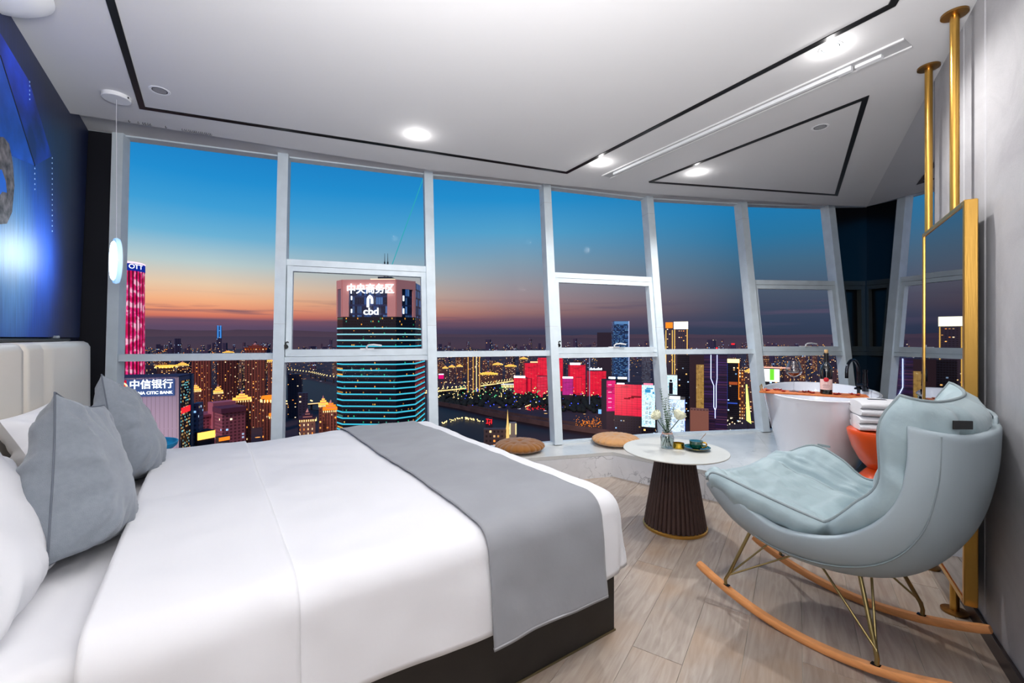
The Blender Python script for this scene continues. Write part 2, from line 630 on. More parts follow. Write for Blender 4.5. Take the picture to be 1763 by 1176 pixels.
def wallpaper():
    m = bpy.data.materials.new('grey_wallcovering'); m.use_nodes = True
    nt = m.node_tree; b = nt.nodes['Principled BSDF']
    tc = N(nt, 'ShaderNodeTexCoord')
    n1 = N(nt, 'ShaderNodeTexNoise'); n1.inputs['Scale'].default_value = 2.6; n1.inputs['Detail'].default_value = 9; n1.inputs['Roughness'].default_value = 0.62; n1.inputs['Distortion'].default_value = 1.2
    nt.links.new(tc.outputs['Object'], n1.inputs[0])
    n2 = N(nt, 'ShaderNodeTexNoise'); n2.inputs['Scale'].default_value = 240; n2.inputs['Detail'].default_value = 2
    nt.links.new(tc.outputs['Object'], n2.inputs[0])
    v = math_node(nt, 'ADD', n1.outputs[0], math_node(nt, 'MULTIPLY', n2.outputs[0], 0.25))
    c = ramp(nt, v, [(0.45, lin((156, 154, 158))), (0.62, lin((166, 165, 168))), (0.8, lin((174, 173, 176)))])
    nt.links.new(c, b.inputs['Base Color']); b.inputs['Roughness'].default_value = 0.6
    bp = N(nt, 'ShaderNodeBump'); bp.inputs['Strength'].default_value = 0.2; bp.inputs['Distance'].default_value = 0.004
    nt.links.new(v, bp.inputs['Height']); nt.links.new(bp.outputs[0], b.inputs['Normal'])
    return m


M_wall = wallpaper()

# ================================================================== FACADE GEOMETRY
ZP = 0.23      # marble platform height
ZT = 2.95      # window head
CH = 2.84      # ceiling height
FB = [(-3.06, 3.375), (-1.965, 3.69), (-0.741, 4.109), (0.436, 4.463), (1.664, 4.85), (2.865, 5.065), (3.98, 5.185)]
FT = [(-3.19, 3.60), (-2.076, 4.018), (-0.860, 4.449), (0.343, 4.795), (1.579, 5.208), (2.793, 5.42), (3.945, 5.537)]
LB, LT = (-3.27, 3.295), (-3.418, 3.512)     # where the glass line meets the left wall
RB, RT = (4.20, 5.20), (4.405, 5.52)         # where it meets the right wall


def fac(b, t, z):
    k = (z - ZP) / (ZT - ZP)
    return Vector((b[0] + (t[0] - b[0]) * k, b[1] + (t[1] - b[1]) * k, z))


# ------------------------------------------------------------------ floor
fl = thing('floor', None, None, (0, 0, 0), kind='structure')
fl['label'] = 'light oak plank floor'
sub = MB()
poly = [(-0.56, -0.62), (0.45, -0.62), (2.60, 2.66), (0.948, 4.115), (-3.2, 3.15), (-2.45, 2.15)]
sub.prism([(0.47, -0.62), (2.56, 2.62), (4.34, 5.40), (-3.42, 3.45), (-0.555, -0.62)], -0.06, -0.0035)
obj('subfloor', sub, mat('floor_joint', (176, 166, 154), 0.7), fl, smooth=0)
# planks along D, cut to the room by skipping the ones outside
import bmesh
pw, pl = 0.2, 1.22


def inside(p):
    n = p.dot(NN)
    if n > 0.74: return False
    if p.dot(U) < -0.86: return False
    if p.y < -0.7: return False
    if p.x * 0.684 + p.y * 0.729 > 3.80: return False
    if p.y > 4.35: return False
    return True


plank_mesh = {}
k0 = 0
for r in range(-22, 8):
    nc = -0.581 + 0.1 + r * pw + 0.1 - 0.1     # seams on the measured lines
    off = (r * 0.41) % 1.0 * pl
    for q in range(-3, 6):
        wc = q * pl + off
        c = D * wc + NN * (nc)
        pts = [D * (wc + a * pl / 2) + NN * (nc + b * pw / 2) for a in (-1, 0, 1) for b in (-1, 1)]
        ok = [inside(p) for p in pts]
        if not any(ok): continue
        # clip length so that planks do not poke through the right wall
        if nc - pw / 2 > 0.69: continue
        n1 = min(nc + pw / 2, 0.70)
        key = round(n1 - nc, 3)
        if key not in plank_mesh:
            mb = MB(); g = 0.0012
            mb.rbox(((0), ((nc - pw / 2 + n1) / 2 - nc) * -1, -0.006), (pl - g * 2, (n1 - nc + pw / 2) - g * 2, 0.012), 0.0008)
            plank_mesh[key] = mb.mesh('plank', 0)
            plank_mesh[key].materials.append(M_floor)
        # test for crossing left wall / back wall
        if min(p.dot(U) for p in pts) < -1.6: continue
        o = bpy.data.objects.new('plank', plank_mesh[key])
        o.location = (c.x, c.y, 0)
        o.rotation_euler = (0, 0, rotz_of(D))
        o.parent = fl
        COL.objects.link(o)

# ------------------------------------------------------------------ marble platform in front of the windows
pf = thing('marble_platform', None, None, (0, 0, 0), kind='structure')
pf['label'] = 'raised white marble window platform'
edge = [Vector((-3.23, 3.03, 0)), Vector((-1.4, 3.505, 0)), Vector((0.287 - .3, 3.943 - .079, 0)), Vector((0.948, 4.115, 0)),
        Vector((1.558, 3.543, 0)), Vector((2.045, 3.087, 0)), Vector((2.527, 2.634, 0))]
outer = [Vector((LB[0] - .03, LB[1] + .1, 0))] + [Vector((b[0] - .03, b[1] + .10, 0)) for b in FB] + [Vector((4.28, 5.33, 0))]
# top: slabs
def slab(name, poly, z0=ZP - 0.03, z1=ZP):
    c = sum((Vector((p[0], p[1], 0)) for p in poly), Vector()) / len(poly)
    P = [c + (Vector((p[0], p[1], 0)) - c) * 0.9992 for p in poly]
    return obj(name, MB().prism([(p.x, p.y) for p in P], z0, z1), M_marbletop, pf, smooth=0)


E = edge; O = outer
slab('marble_slab', [E[0], E[1], O[2], O[1], O[0]])
slab('marble_slab', [E[1], E[2], O[3], O[2]])
slab('marble_slab', [E[2], E[3], O[4], O[3]])
slab('marble_slab', [E[3], E[4], O[5], O[4]])
slab('marble_slab', [E[4], E[5], O[6], O[5]])
slab('marble_slab', [E[5], E[6], Vector((4.27, 5.31, 0)), O[7], O[6]])
for i in range(6):
    a, b = E[i], E[i + 1]
    d = (b - a).normalized(); n = Vector((d.y, -d.x, 0))
    L = (b - a).length
    c = (a + b) / 2 - n * 0.012
    mb = MB().box((0, 0, 0), (L - 0.002, 0.02, ZP - 0.032))
    o = obj('riser_panel', mb, M_marble, pf, smooth=0)
    o.location = (c.x + n.x * 0.004, c.y + n.y * 0.004, (ZP - 0.032) / 2)
    o.rotation_euler = (0, 0, rotz_of(d))

# ------------------------------------------------------------------ ceiling
ce = thing('ceiling', None, None, (0, 0, 0), kind='structure')
Cedge = [(-3.075, 2.985), (-2.80, 3.109), (-1.80, 3.567), (-0.775, 4.01), (0.31, 4.37), (1.416, 4.67), (2.58, 4.885), (3.66, 5.08), (4.16, 5.135)]
cpoly = [(-0.56, -0.62), (0.44, -0.62)] + [(4.16, 5.135)] + [tuple(p) for p in reversed(Cedge[:-1])]
obj('ceiling_board', MB().prism(cpoly, CH, CH + 0.06), M_ceil, ce, smooth=0)
# pocket above the glass
pk = MB()
outr = [LT] + FT + [RT]
top = [(-3.60, 3.10)] + [(p[0], p[1] + 0.22) for p in outr] + [(4.7, 5.6)]
pk.prism([(-3.42, 2.6), (-3.60, 3.47)] + [(p[0] - 0.01, p[1] + 0.03) for p in FT] + [(4.75, 5.56), (4.75, 5.2), (4.0, 4.6)], ZT, ZT + 0.05)
obj('pocket_board', pk, M_ceil, ce, smooth=0)
# window head beam, outside the glass top
hb = MB()
for i in range(len(outr) - 1):
    a = Vector((*outr[i], ZT - 0.006)); b = Vector((*outr[i + 1], ZT - 0.006))
    hb.beam(a, b, 0.10, 0.012)
obj('head_track', hb, M_frame, ce, smooth=0)

# black shadow-line trims in the ceiling
def trim(pts, idx, w=0.028):
    mb = MB()
    P = [Vector((p[0], p[1], CH)) for p in pts]
    n = len(P)
    L = []; R_ = []
    for i in range(n):
        d1 = (P[i] - P[i - 1]).normalized() if i > 0 else (P[1] - P[0]).normalized()
        d2 = (P[i + 1] - P[i]).normalized() if i < n - 1 else d1
        n1 = Vector((-d1.y, d1.x, 0)); n2 = Vector((-d2.y, d2.x, 0))
        m_ = (n1 + n2).normalized()
        k = w / 2 / max(0.3, m_.dot(n1))
        L.append(P[i] + m_ * k); R_.append(P[i] - m_ * k)
    for i in range(n - 1):
        q = [L[i], R_[i], R_[i + 1], L[i + 1]]
        mb.hexa([Vector((p.x, p.y, CH - 0.006)) for p in q] + [Vector((p.x, p.y, CH + 0.01)) for p in q])
    o = obj('trim_%d' % idx, mb, M_black, None, smooth=0, kind='structure')
    o['label'] = 'black shadow line trim in the ceiling'
    return o


trim([(-1.0, 0.80), (-1.83, 1.998), (-2.47, 2.93), (0.508, 4.08), (1.755, 2.026), (1.50, 1.45)], 1, 0.034)
t2 = [(1.357, 4.32), (2.265, 2.81), (3.49, 4.72)]
trim([t2[0], t2[1], t2[2], t2[0]], 2, 0.032)

# air slot with linear diffuser
sl = thing('air_diffuser', 'long narrow white linear air slot in the ceiling between the black lines', 'air vent', (1.46, 3.23, CH))
a, b = Vector((0.90, 4.18, CH)), Vector((2.06, 2.28, CH))
d = (b - a).normalized(); n = Vector((-d.y, d.x, 0))
mb = MB()
for k in (-1, 1):
    mb.beam(a + n * 0.055 * k - Vector((0, 0, .004)), b + n * 0.055 * k - Vector((0, 0, .004)), 0.012, 0.012)
obj('slot_frame', mb, M_ceil, sl, smooth=0)
obj('slot_recess', MB().beam(a - Vector((0, 0, .0005)), b - Vector((0, 0, .0005)), 0.10, 0.004), mat('slot_grey', (176, 176, 178), 0.7), sl, smooth=0)
b2 = a + (b - a) * 0.86
obj('dark_slot', MB().beam(a + (b - a) * .06 + n * 0.012 - Vector((0, 0, .004)), b2 + n * 0.012 - Vector((0, 0, .004)), 0.010, 0.004), M_black, sl, smooth=0)
obj('rail', MB().beam(a + (b - a) * .05 - n * 0.014 - Vector((0, 0, .012)), b2 - n * 0.014 - Vector((0, 0, .012)), 0.022, 0.022), M_white, sl, smooth=0)
obj('end_clip', MB().beam(b2 - n * .014 - Vector((0, 0, .014)), b2 + d * 0.07 - n * .014 - Vector((0, 0, .014)), 0.03, 0.028), M_white, sl, smooth=0)
obj('end_clip', MB().beam(b2 + d * .08 + n * .012 - Vector((0, 0, .01)), b2 + d * 0.2 + n * .012 - Vector((0, 0, .01)), 0.035, 0.018), M_white, sl, smooth=0)

# curtain gliders left along the front edge of the ceiling board
gb = MB()
for xx in (222, 236, 243, 247, 251, 255, 279, 306, 310, 313, 317, 320, 324, 327, 330, 334, 337, 340, 344, 347, 351, 354):
    k_ = (xx - 200) / 300.0
    p_ = Vector((-2.80, 3.109, CH)).lerp(Vector((-1.80, 3.567, CH)), k_) + Vector((.02, -.045, 0))
    gb.tube([p_, p_ - Vector((0, 0, .012)), p_ + Vector((.006, 0, -.017)), p_ + Vector((.010, 0, -.010))], .0016, 5)
obj('curtain_gliders', gb, M_black, ce, smooth=0)['kind'] = 'stuff'

# ------------------------------------------------------------------ walls
def wall(name, poly_bottom, z0, z1, m, thick_dir, t=0.1, parent=None):
    a, b = poly_bottom
    a = Vector((a[0], a[1], 0)); b = Vector((b[0], b[1], 0)); td = Vector((thick_dir[0], thick_dir[1], 0)).normalized() * t
    q = [a, b, b + td, a + td]
    mb = MB().hexa([Vector((p.x, p.y, z0)) for p in q] + [Vector((p.x, p.y, z1)) for p in q])
    o = obj(name, mb, m, parent, smooth=0)
    if parent is None: o['kind'] = 'structure'
    return o


UL = -0.80
# left wall: its far edge leans with the glass
wl = MB()
p0 = Bp(UL, -0.2, 0)
q = [Vector((p0.x, p0.y, -.01)), Vector((LB[0], LB[1], -.01)), Vector((LB[0], LB[1], -.01)) - U * .1, Vector((p0.x, p0.y, -.01)) - U * .1]
qt = [Vector((p0.x, p0.y, ZT + .02)), Vector((LT[0], LT[1], ZT + .02)), Vector((LT[0], LT[1], ZT + .02)) - U * .1, Vector((p0.x, p0.y, ZT + .02)) - U * .1]
wl.hexa(q + qt)
obj('wall_left', wl, mat('navy_wall', (12, 20, 48), 0.6), None, smooth=0, kind='structure')
wall('wall_back', [(-0.9, -0.62), (0.5, -0.62)], 0, ZT, mat('back_wall_paint', (200, 198, 196), 0.8), (0, -1))
wr = thing('wall_right', None, None, (0, 0, 0), kind='structure')
wr['label'] = 'grey wallcovered wall with tall panels'
w_split = 3.577
cuts = [-0.80, 0.60, 1.48, 2.73, 3.02, w_split]
for i in range(len(cuts) - 1):
    a_, b_ = cuts[i] + 0.006, cuts[i + 1] - 0.006
    c = Wp((a_ + b_) / 2, 0.69 + 0.015, 0)
    o = obj('wall_panel', MB().rbox((0, 0, ZT / 2), (b_ - a_, 0.03, ZT), 0.006), M_wall, wr, smooth=0)
    o.location = c; o.rotation_euler = (0, 0, rotz_of(D))
o = obj('wall_core', MB().box((0, 0, ZT / 2), (7.6, 0.06, ZT)), M_blackmatte, wr, smooth=0)
o.location = Wp(2.75, 0.69 + 0.066, 0); o.rotation_euler = (0, 0, rotz_of(D))
# mirror-clad far part of the right wall
wm = MB().box(((0), 0, ZT / 2 + .0), (6.60 - w_split, 0.03, ZT))
wmo = obj('mirror_cladding', wm, M_mirror, wr, smooth=0)
wmo.location = Wp((6.60 + w_split) / 2, 0.69 + 0.015, 0); wmo.rotation_euler = (0, 0, rotz_of(D))
# skirting
sk = MB().rbox((0, 0, 0.035), (2.98 + 0.75, 0.014, 0.07), 0.002)
sko = obj('baseboard_right', sk, M_skirt, None, smooth=0, kind='structure')
sko.location = Wp((3.05 - 0.75) / 2, 0.682, 0); sko.rotation_euler = (0, 0, rotz_of(D))

# ------------------------------------------------------------------ windows (seven bays, leaning outwards at the top)
def fpt(i, k, z, inn=0.0):
    """point on the glass plane: bay i, fraction k across, height z, inn = towards the room"""
    bL = FB[i]; bR = FB[i + 1] if i + 1 < len(FB) else RB
    tL = FT[i]; tR = FT[i + 1] if i + 1 < len(FT) else RT
    a_ = fac(bL, tL, z); b_ = fac(bR, tR, z)
    p = a_.lerp(b_, k)
    d_ = (b_ - a_).normalized()
    return p + Vector((d_.y, -d_.x, 0)) * inn


def mull_dir(i):
    j = max(i - 1, 0); k = min(i + 1, len(FB) - 1)
    return (Vector((*FB[k], 0)) - Vector((*FB[j], 0))).normalized()


def mullion(i, par, w=0.085, dpt=0.13):
    a_ = fac(FB[i], FT[i], ZP + 0.0); b_ = fac(FB[i], FT[i], ZT - 0.003)
    d_ = mull_dir(i); n_ = Vector((d_.y, -d_.x, 0)) * (dpt / 2 - 0.02)
    mb = MB()
    mb.beam(a_ + n_, b_ + n_, w, dpt, side=d_)
    o = obj('mullion', mb, M_frame, par, smooth=0)
    jz = [1.42] if i in (1, 2, 3, 4) else []
    if i in (3, 4, 5): jz.append(2.74)
    for z_ in jz:
        c_ = fac(FB[i], FT[i], z_) + n_
        jb = MB().beam(c_ - Vector((0, 0, .0012)), c_ + Vector((0, 0, .0012)), w + .002, dpt + .002, side=d_)
        obj('joint_line', jb, bpy.data.materials['slot_grey'], par, smooth=0)
    return o


def bar(par, name, i, z, h, dpt, k0=0.0, k1=1.0, inn=0.03, m=None, padl=0.04, padr=0.04):
    a_ = fpt(i, k0, z); b_ = fpt(i, k1, z)
    d_ = (b_ - a_).normalized()
    a_ += d_ * padl; b_ -= d_ * padr
    n_ = Vector((d_.y, -d_.x, 0)) * inn
    mb = MB().beam(a_ + n_, b_ + n_, dpt, h)
    return obj(name, mb, m or M_frame, par, smooth=0)


for i in range(7):
    w = thing('window_%d' % (i + 1), None, None, (*FB[i], ZP), kind='structure')
    if i == 0:
        mullion(0, w, 0.075, 0.10)
    else:
        mullion(i, w)
    dark = (i == 6)
    fm = M_darkbar if dark else M_frame
    # bottom and top rails
    bar(w, 'bottom_rail', i, ZP + 0.012, 0.024, 0.06, m=fm)
    sash = i in (1, 3, 5)
    if sash or dark:
        bar(w, 'transom', i, 1.115, 0.045, 0.10, m=fm)
        bar(w, 'upper_transom', i, 1.965, 0.055, 0.10, m=fm)
        # sash frame
        s = bar(w, 'sash_frame', i, 1.170, 0.06, 0.07, inn=0.045, m=fm, padl=.045, padr=.045)
        mb = MB()
        a_ = fpt(i, 0, 1.91); b_ = fpt(i, 1, 1.91); d_ = (b_ - a_).normalized(); nrm = Vector((d_.y, -d_.x, 0)) * 0.045
        mb.beam(a_ + d_ * .045 + nrm, b_ - d_ * .045 + nrm, 0.07, 0.045)
        for kk, sg in ((0, 1), (1, -1)):
            p1 = fpt(i, kk, 1.14) + d_ * sg * 0.068 + nrm; p2 = fpt(i, kk, 1.93) + d_ * sg * 0.068 + nrm
            mb.beam(p1, p2, 0.045, 0.07, side=d_)
        obj('sash_frame', mb, fm, w, smooth=0)
        if not dark:
            # lever handle on the bottom rail
            c = fpt(i, 0.56, 1.20, 0.09)
            d_ = (fpt(i, 1, 1.2) - fpt(i, 0, 1.2)).normalized(); nr = Vector((d_.y, -d_.x, 0))
            h = MB()
            h.beam(c - d_ * .075 - nr * .02, c + d_ * .045 - nr * .02, 0.03, 0.014)
            h.tube([c - d_ * .02, c - d_ * .02 + Vector((0, 0, .022)), c - d_ * .005 + Vector((0, 0, .036)) + nr * .01,
                    c + d_ * .04 + Vector((0, 0, .04)) + nr * .015, c + d_ * .11 + Vector((0, 0, .03)) + nr * .015], 0.008, 8)
            obj('handle', h, M_white, w, smooth=50)
            if i == 1 or i == 3:
                lc = fpt(i, 0, 1.235, 0.10) + d_ * 0.05
                lm = MB().lathe([(0.016, -.012), (0.02, -.004), (0.02, .004), (0.016, .012)], lc + Vector((0, 0, -.01)), 14,
                                M=Matrix((d_, Vector((0, 0, 1)), nr)).transposed())
                lm.tube([lc + Vector((0, 0, .005)), lc + Vector((0, 0, .025)), lc + d_ * .012 + Vector((0, 0, .032)), lc + d_ * .022 + Vector((0, 0, .026))], 0.006, 6)
                obj('latch', lm, M_black, w, smooth=40)
    else:
        bar(w, 'transom', i, 1.145, 0.055, 0.10)
    # glass: one pane per opening
    zs = [ZP + .02, 1.14, 1.965, ZT - .01] if (sash or dark) else [ZP + .02, 1.145, ZT - .01]
    for j in range(len(zs) - 1):
        kR = 1.25 if dark else .97
        P = [fpt(i, 0.03, zs[j], .0), fpt(i, kR, zs[j], .0), fpt(i, kR, zs[j + 1], .0), fpt(i, .03, zs[j + 1], .0)]
        d_ = (P[1] - P[0]).normalized(); nn = Vector((d_.y, -d_.x, 0)) * 0.006
        mb = MB().hexa([P[0] - nn, P[1] - nn, P[1] + nn, P[0] + nn, P[3] - nn, P[2] - nn, P[2] + nn, P[3] + nn])
        obj('blackout_panel' if dark else 'glass_pane', mb, M_dark if dark else M_pane, w, smooth=0)
# dark pier between the first window and the mural wall
pr = MB()
a0, a1 = Vector((LB[0], LB[1], 0)), Vector((FB[0][0], FB[0][1], 0))
b0, b1 = Vector((LT[0], LT[1], ZT)), Vector((FT[0][0], FT[0][1], ZT))
n_ = Vector((0.36, -0.93, 0)) * 0.05
pr.hexa([a0 + n_, a1 + n_, a1 - n_, a0 - n_, b0 + n_, b1 + n_, b1 - n_, b0 - n_])
obj('wall_pier', pr, M_pier, None, smooth=0, kind='structure')

# ================================================================== BED
bed = thing('bed', 'wide bed with white duvet, dark base and cream channelled headboard', 'bed', Bp(0.4, 2.35, 0))
u0, u1, v0, v1 = -0.68, 1.489, 1.341, 3.36
rzU = rotz_of(U)


def ubox(name, ua, ub, va, vb, za, zb, m, par, r=0.01, smooth=0, **k):
    c = Bp((ua + ub) / 2, (va + vb) / 2, (za + zb) / 2)
    return obj(name, MB().rbox((c.x, c.y, c.z), (ub - ua, vb - va, zb - za), r, rot=rzU), m, par, smooth=smooth, **k)


ubox('base', u0, u1, v0, v1, 0.0, 0.32, M_base, bed, 0.004)
ubox('base_edge_strip', u0, u1 + 0.004, v0 - 0.004, v1, 0.0, 0.008, mat('brass_edge', (110, 98, 70), 0.5, metal=0.5), bed, 0.001)
# headboard: vertical channels
hb = MB()
vs_ = [0.62, 1.18, 1.74, 2.30, 2.86, 3.15, 4.25]


def channel(va, vb):
    mb = MB()
    n = 14
    prof = []
    for i in range(n + 1):
        t = i / n
        w_ = min(0.04, (vb - va) / 3)
        x = va + (vb - va) * t
        dd = min(x - va, vb - x)
        dep = 0.135 if dd >= w_ else 0.095 + 0.04 * math.sqrt(max(0, 1 - (1 - dd / w_) ** 2))
        prof.append((x, dep))
    rows = []
    for z, sh in ((0.0, 0), (1.24, 0), (1.265, 0.012), (1.278, 0.035)):
        rows.append((z, sh))
    vs = []
    for z, sh in rows:
        for x, dep in prof:
            vs.append(Bp(UL + dep - sh + 0.0, x, z))
        vs.append(Bp(UL + 0.01, vb, z)); vs.append(Bp(UL + 0.01, va, z))
    m_ = n + 3
    fs = []
    for k in range(len(rows) - 1):
        for i in range(m_):
            j = (i + 1) % m_
            fs.append((k * m_ + i, k * m_ + j, (k + 1) * m_ + j, (k + 1) * m_ + i))
    fs.append(tuple(range((len(rows) - 1) * m_, len(rows) * m_)))
    return mb.add(vs, fs)


hbo = ubox('headboard', UL + 0.004, UL + 0.012, 0.60, 4.27, 0.0, 1.28, M_head, bed, 0.002)
for i in range(len(vs_) - 1):
    o = obj('padded_channel', channel(vs_[i] + .001, vs_[i + 1] - .001), M_head, hbo, smooth=50)


# draped cloths -----------------------------------------------------
def drape(ua, ub, va, vb, top, r, hem, flare, out=0.0, opts=None, puff=0.0, wr=0.01, seed=0, nu=60, nv=90, rU0=False, cut=None, hemfn=None):
    """cloth over the bed; rectangle ua..ub x va..vb is the flat top. drop on v0, v1 and u1 sides; u0 side drops only if rU0"""
    ln = (top - hem) + r * (pi / 2 - 1)
    cu0, cu1 = ua, ub
    P0 = cu0 - (ln if rU0 else 0); P1 = cu1 + ln
    if cut: P0, P1 = cut
    Q0, Q1 = va - ln, vb + ln

    def fn(s, t):
        p = P0 + (P1 - P0) * s
        q = Q0 + (Q1 - Q0) * t
        cp = min(max(p, cu0 if rU0 else -9), cu1); cq = min(max(q, va), vb)
        dx, dy = p - cp, q - cq
        L = math.hypot(dx, dy); dd = max(abs(dx), abs(dy))
        if L < 1e-9:
            h = 0; zz = top; nx = ny = 0
        else:
            nx, ny = dx / L, dy / L
            if dd < r * pi / 2:
                h = r * math.sin(dd / r); zz = top - r * (1 - math.cos(dd / r))
            else:
                e = dd - r * pi / 2
                h = r + flare * e; zz = top - r - e
            if hemfn and dd > r: 
                zz += hemfn(p, q) * (dd - r) / (ln - r)
        # small folds
        w_ = mnoise.noise(Vector((p * 2.6 + seed, q * 2.6, 0.3))) * wr
        w2 = mnoise.noise(Vector((p * 9 + seed, q * 9, 1.3))) * wr * 0.35
        drop = min(1, max(0, (dd - r) / 0.2)) if L > 0 else 0
        per = (p if abs(dy) > abs(dx) else q)
        fold = math.sin(per * 11 + seed + 2 * mnoise.noise(Vector((per * 2, seed, 0)))) * 0.006 * drop
        pf_ = puff * (1 - ((cq - (va + vb) / 2) / ((vb - va) / 2 + .001)) ** 4) * (1 - max(0, (cp - cu0) / (cu1 - cu0) - .9) * 10 if cp > cu0 else 1)
        hh = h + out + (fold + w2) * (1 if L > 0 else 0)
        pos = Bp(cp + nx * hh, cq + ny * hh, zz + (w_ + w2) * (1 - drop) + out * (1 - drop) + pf_)
        return pos
    return fn, nu, nv


mt = ubox('mattress', u0 + 0.02, u1 - 0.04, v0 + 0.02, v1 - 0.02, 0.30, 0.565, M_lino, bed, 0.05, smooth=60)
# fitted sheet with wrinkles near the pillows
fn, a_, b_ = drape(u0 + 0.01, 0.4, v0 + 0.05, v1 - 0.05, 0.578, 0.05, 0.22, 0.05, wr=0.016, seed=3.3, cut=(u0 + 0.02, 0.3), nu=40, nv=100)
sh = obj('fitted_sheet', MB().grid(fn, 50, 110), M_lino, bed, smooth=80)
mod(sh, 'SOLIDIFY', thickness=0.006, offset=-1)
# duvet
fn, a_, b_ = drape(-0.2, u1 - 0.05, v0 + 0.06, v1 - 0.06, 0.628, 0.10, 0.29, 0.10, puff=0.012, wr=0.014, seed=0, cut=(-0.225, u1 - 0.05 + 0.39),
                   hemfn=lambda p, q: 0.012 * math.sin(p * 4 + q))
dv = obj('duvet', MB().grid(fn, 110, 150), M_duvet, bed, smooth=80)
mod(dv, 'SOLIDIFY', thickness=0.03, offset=-1)
fn, a_, b_ = drape(-0.2, u1 - 0.05, v0 + 0.06, v1 - 0.06, 0.628, 0.10, 0.275, 0.10, puff=0.012, wr=0.014, seed=0, out=0.012, cut=(-0.232, 0.205))
fb = obj('turned_back_fold', MB().grid(fn, 34, 150), M_duvet, bed, smooth=80)
mod(fb, 'SOLIDIFY', thickness=0.012, offset=-1)

# bed runner: a cloth lying on the bed
fn, a_, b_ = drape(-0.2, u1 - 0.05, v0 + 0.06, v1 - 0.06, 0.628, 0.10, 0.235, 0.10, puff=0.012, wr=0.014, seed=0, out=0.010, cut=(0.80, 1.352))
rn = obj('bed_runner', MB().grid(fn, 44, 160), M_runner, None, smooth=80, label='grey cloth bed runner laid across the foot of the white duvet', cat='bed runner')
mod(rn, 'SOLIDIFY', thickness=0.004, offset=1)
hm = MB()
def hemline(t0):
    return [fn(s / 30, t0) + Vector((0, 0, 0.008)) for s in range(31)]
hm.tube(hemline(0.0), 0.005, 6)
obj('hem', hm, M_hem, rn, smooth=60)


# ------------------------------------------------------------------ pillows and cushions
def pillow_mesh(w, h, t, ear=0.10, seed=0, wr=0.008, sag=0.0, n=36):
    def surf(sg):
        def fn(a, b):
            x = a * 2 - 1; y = b * 2 - 1
            eb = ear * (1.0 if y > 0 else 1.0 - .75 * min(1, -y * 2))
            ex = x * (1 - ear * (1 - y * y) * 0.9 * abs(x) ** 2)
            if y < 0: ex *= 1 - (ear - eb) * abs(y) ** 3
            ey = y * (1 - eb * (1 - x * x) * 0.9 * abs(y) ** 2)
            e = max(0.0, (1 - abs(x) ** 2.6)) * max(0.0, (1 - abs(y) ** 2.6))
            th = t / 2 * e ** 0.42
            if sag: th *= 1 + sag * (-y - .25) * 0.75
            # radiating puckers by the seam
            pk_ = 0.0
            edge_ = 1 - e
            ang = math.atan2(y, x)
            pk_ = wr * 1.1 * (math.sin(ang * 17 + seed) + .6 * math.sin(ang * 29 + seed * 2)) * edge_ ** 1.5 * min(1, e * 6)
            nn_ = wr * mnoise.noise(Vector((x * 2.2 + seed, y * 2.2, sg * 3.0))) * min(1, e * 5) * 1.6
            return Vector((ex * w / 2, ey * h / 2, sg * (th + pk_ + nn_)))
        return fn
    mb = MB()
    mb.grid(surf(1), n, n)
    mb.grid(surf(-1), n, n, flip=True)
    ring = []
    f = surf(1)
    for k in range(48): ring.append(f(k / 48, 0))
    for k in range(48): ring.append(f(1, k / 48))
    for k in range(48): ring.append(f(1 - k / 48, 1))
    for k in range(48): ring.append(f(0, 1 - k / 48))
    return mb, ring


def place(o, c, xdir, ydir):
    xd = Vector(xdir).normalized(); yd = Vector(ydir); yd = (yd - xd * yd.dot(xd)).normalized()
    zd = xd.cross(yd)
    M = Matrix((xd, yd, zd)).transposed().to_4x4(); M.translation = Vector(c)
    o.matrix_world = M


def cushion(name, label, cat, c, xd, yd, w, h, t, m, seam=None, ear=.1, seed=0, wr=.008, sag=.3, group=None):
    mb, ring = pillow_mesh(w, h, t, ear, seed, wr, sag)
    e = thing(name, label, cat, group=group)
    b = obj('cover', mb, m, None, smooth=80)
    b.parent = e
    if seam:
        r_ = [Vector((p.x * 1.003, p.y * 1.003, p.z)) for p in ring]
        s = obj('piping', MB().tube(r_, 0.0028, 6, closed=True), seam, None, smooth=60)
        s.parent = e
    place(e, c, xd, yd)
    return e


def lean(yaw, tilt, roll=0.0, du=U):
    """x axis along the bed's width turned by yaw; y axis up, leaning back by tilt; roll lifts the near side"""
    R = Matrix.Rotation(yaw, 3, 'Z')
    xd = R @ V
    back = R @ (-U)
    yd = Vector((0, 0, math.cos(tilt))) + back * math.sin(tilt)
    return xd * math.cos(roll) - yd * math.sin(roll), yd * math.cos(roll) + xd * math.sin(roll)


rad = math.radians
xd, yd = lean(0, rad(22))
cushion('bed_pillow', 'large white pillow leaning on the headboard nearest the camera', 'pillow', Bp(-0.53, 1.72, 0.80), xd, yd, 0.78, 0.50, 0.22, M_lino, None, 0.07, 1.0, 0.012, .3)
xd, yd = lean(0, rad(24))
cushion('bed_pillow', 'large white pillow behind the two grey cushions, farther along the headboard', 'pillow', Bp(-0.53, 2.78, 0.79), xd, yd, 0.80, 0.46, 0.20, M_lino, None, 0.07, 4.0, 0.012, .3)
xd, yd = lean(rad(-7), rad(2), rad(13))
cushion('throw_cushion', 'larger grey linen cushion nearest the camera, leaning on white pillows', 'cushion', Bp(-0.355, 2.05, 0.842), xd, yd, 0.42, 0.50, 0.27, M_cush, M_cushseam, 0.10, 2.0, 0.012, .6)
xd, yd = lean(rad(-6), rad(10), rad(15))
cushion('throw_cushion', 'grey linen cushion farther back beside the window', 'cushion', Bp(-0.335, 2.88, 0.84), xd, yd, 0.42, 0.50, 0.26, M_cush, M_cushseam, 0.11, 5.5, 0.012, .6)

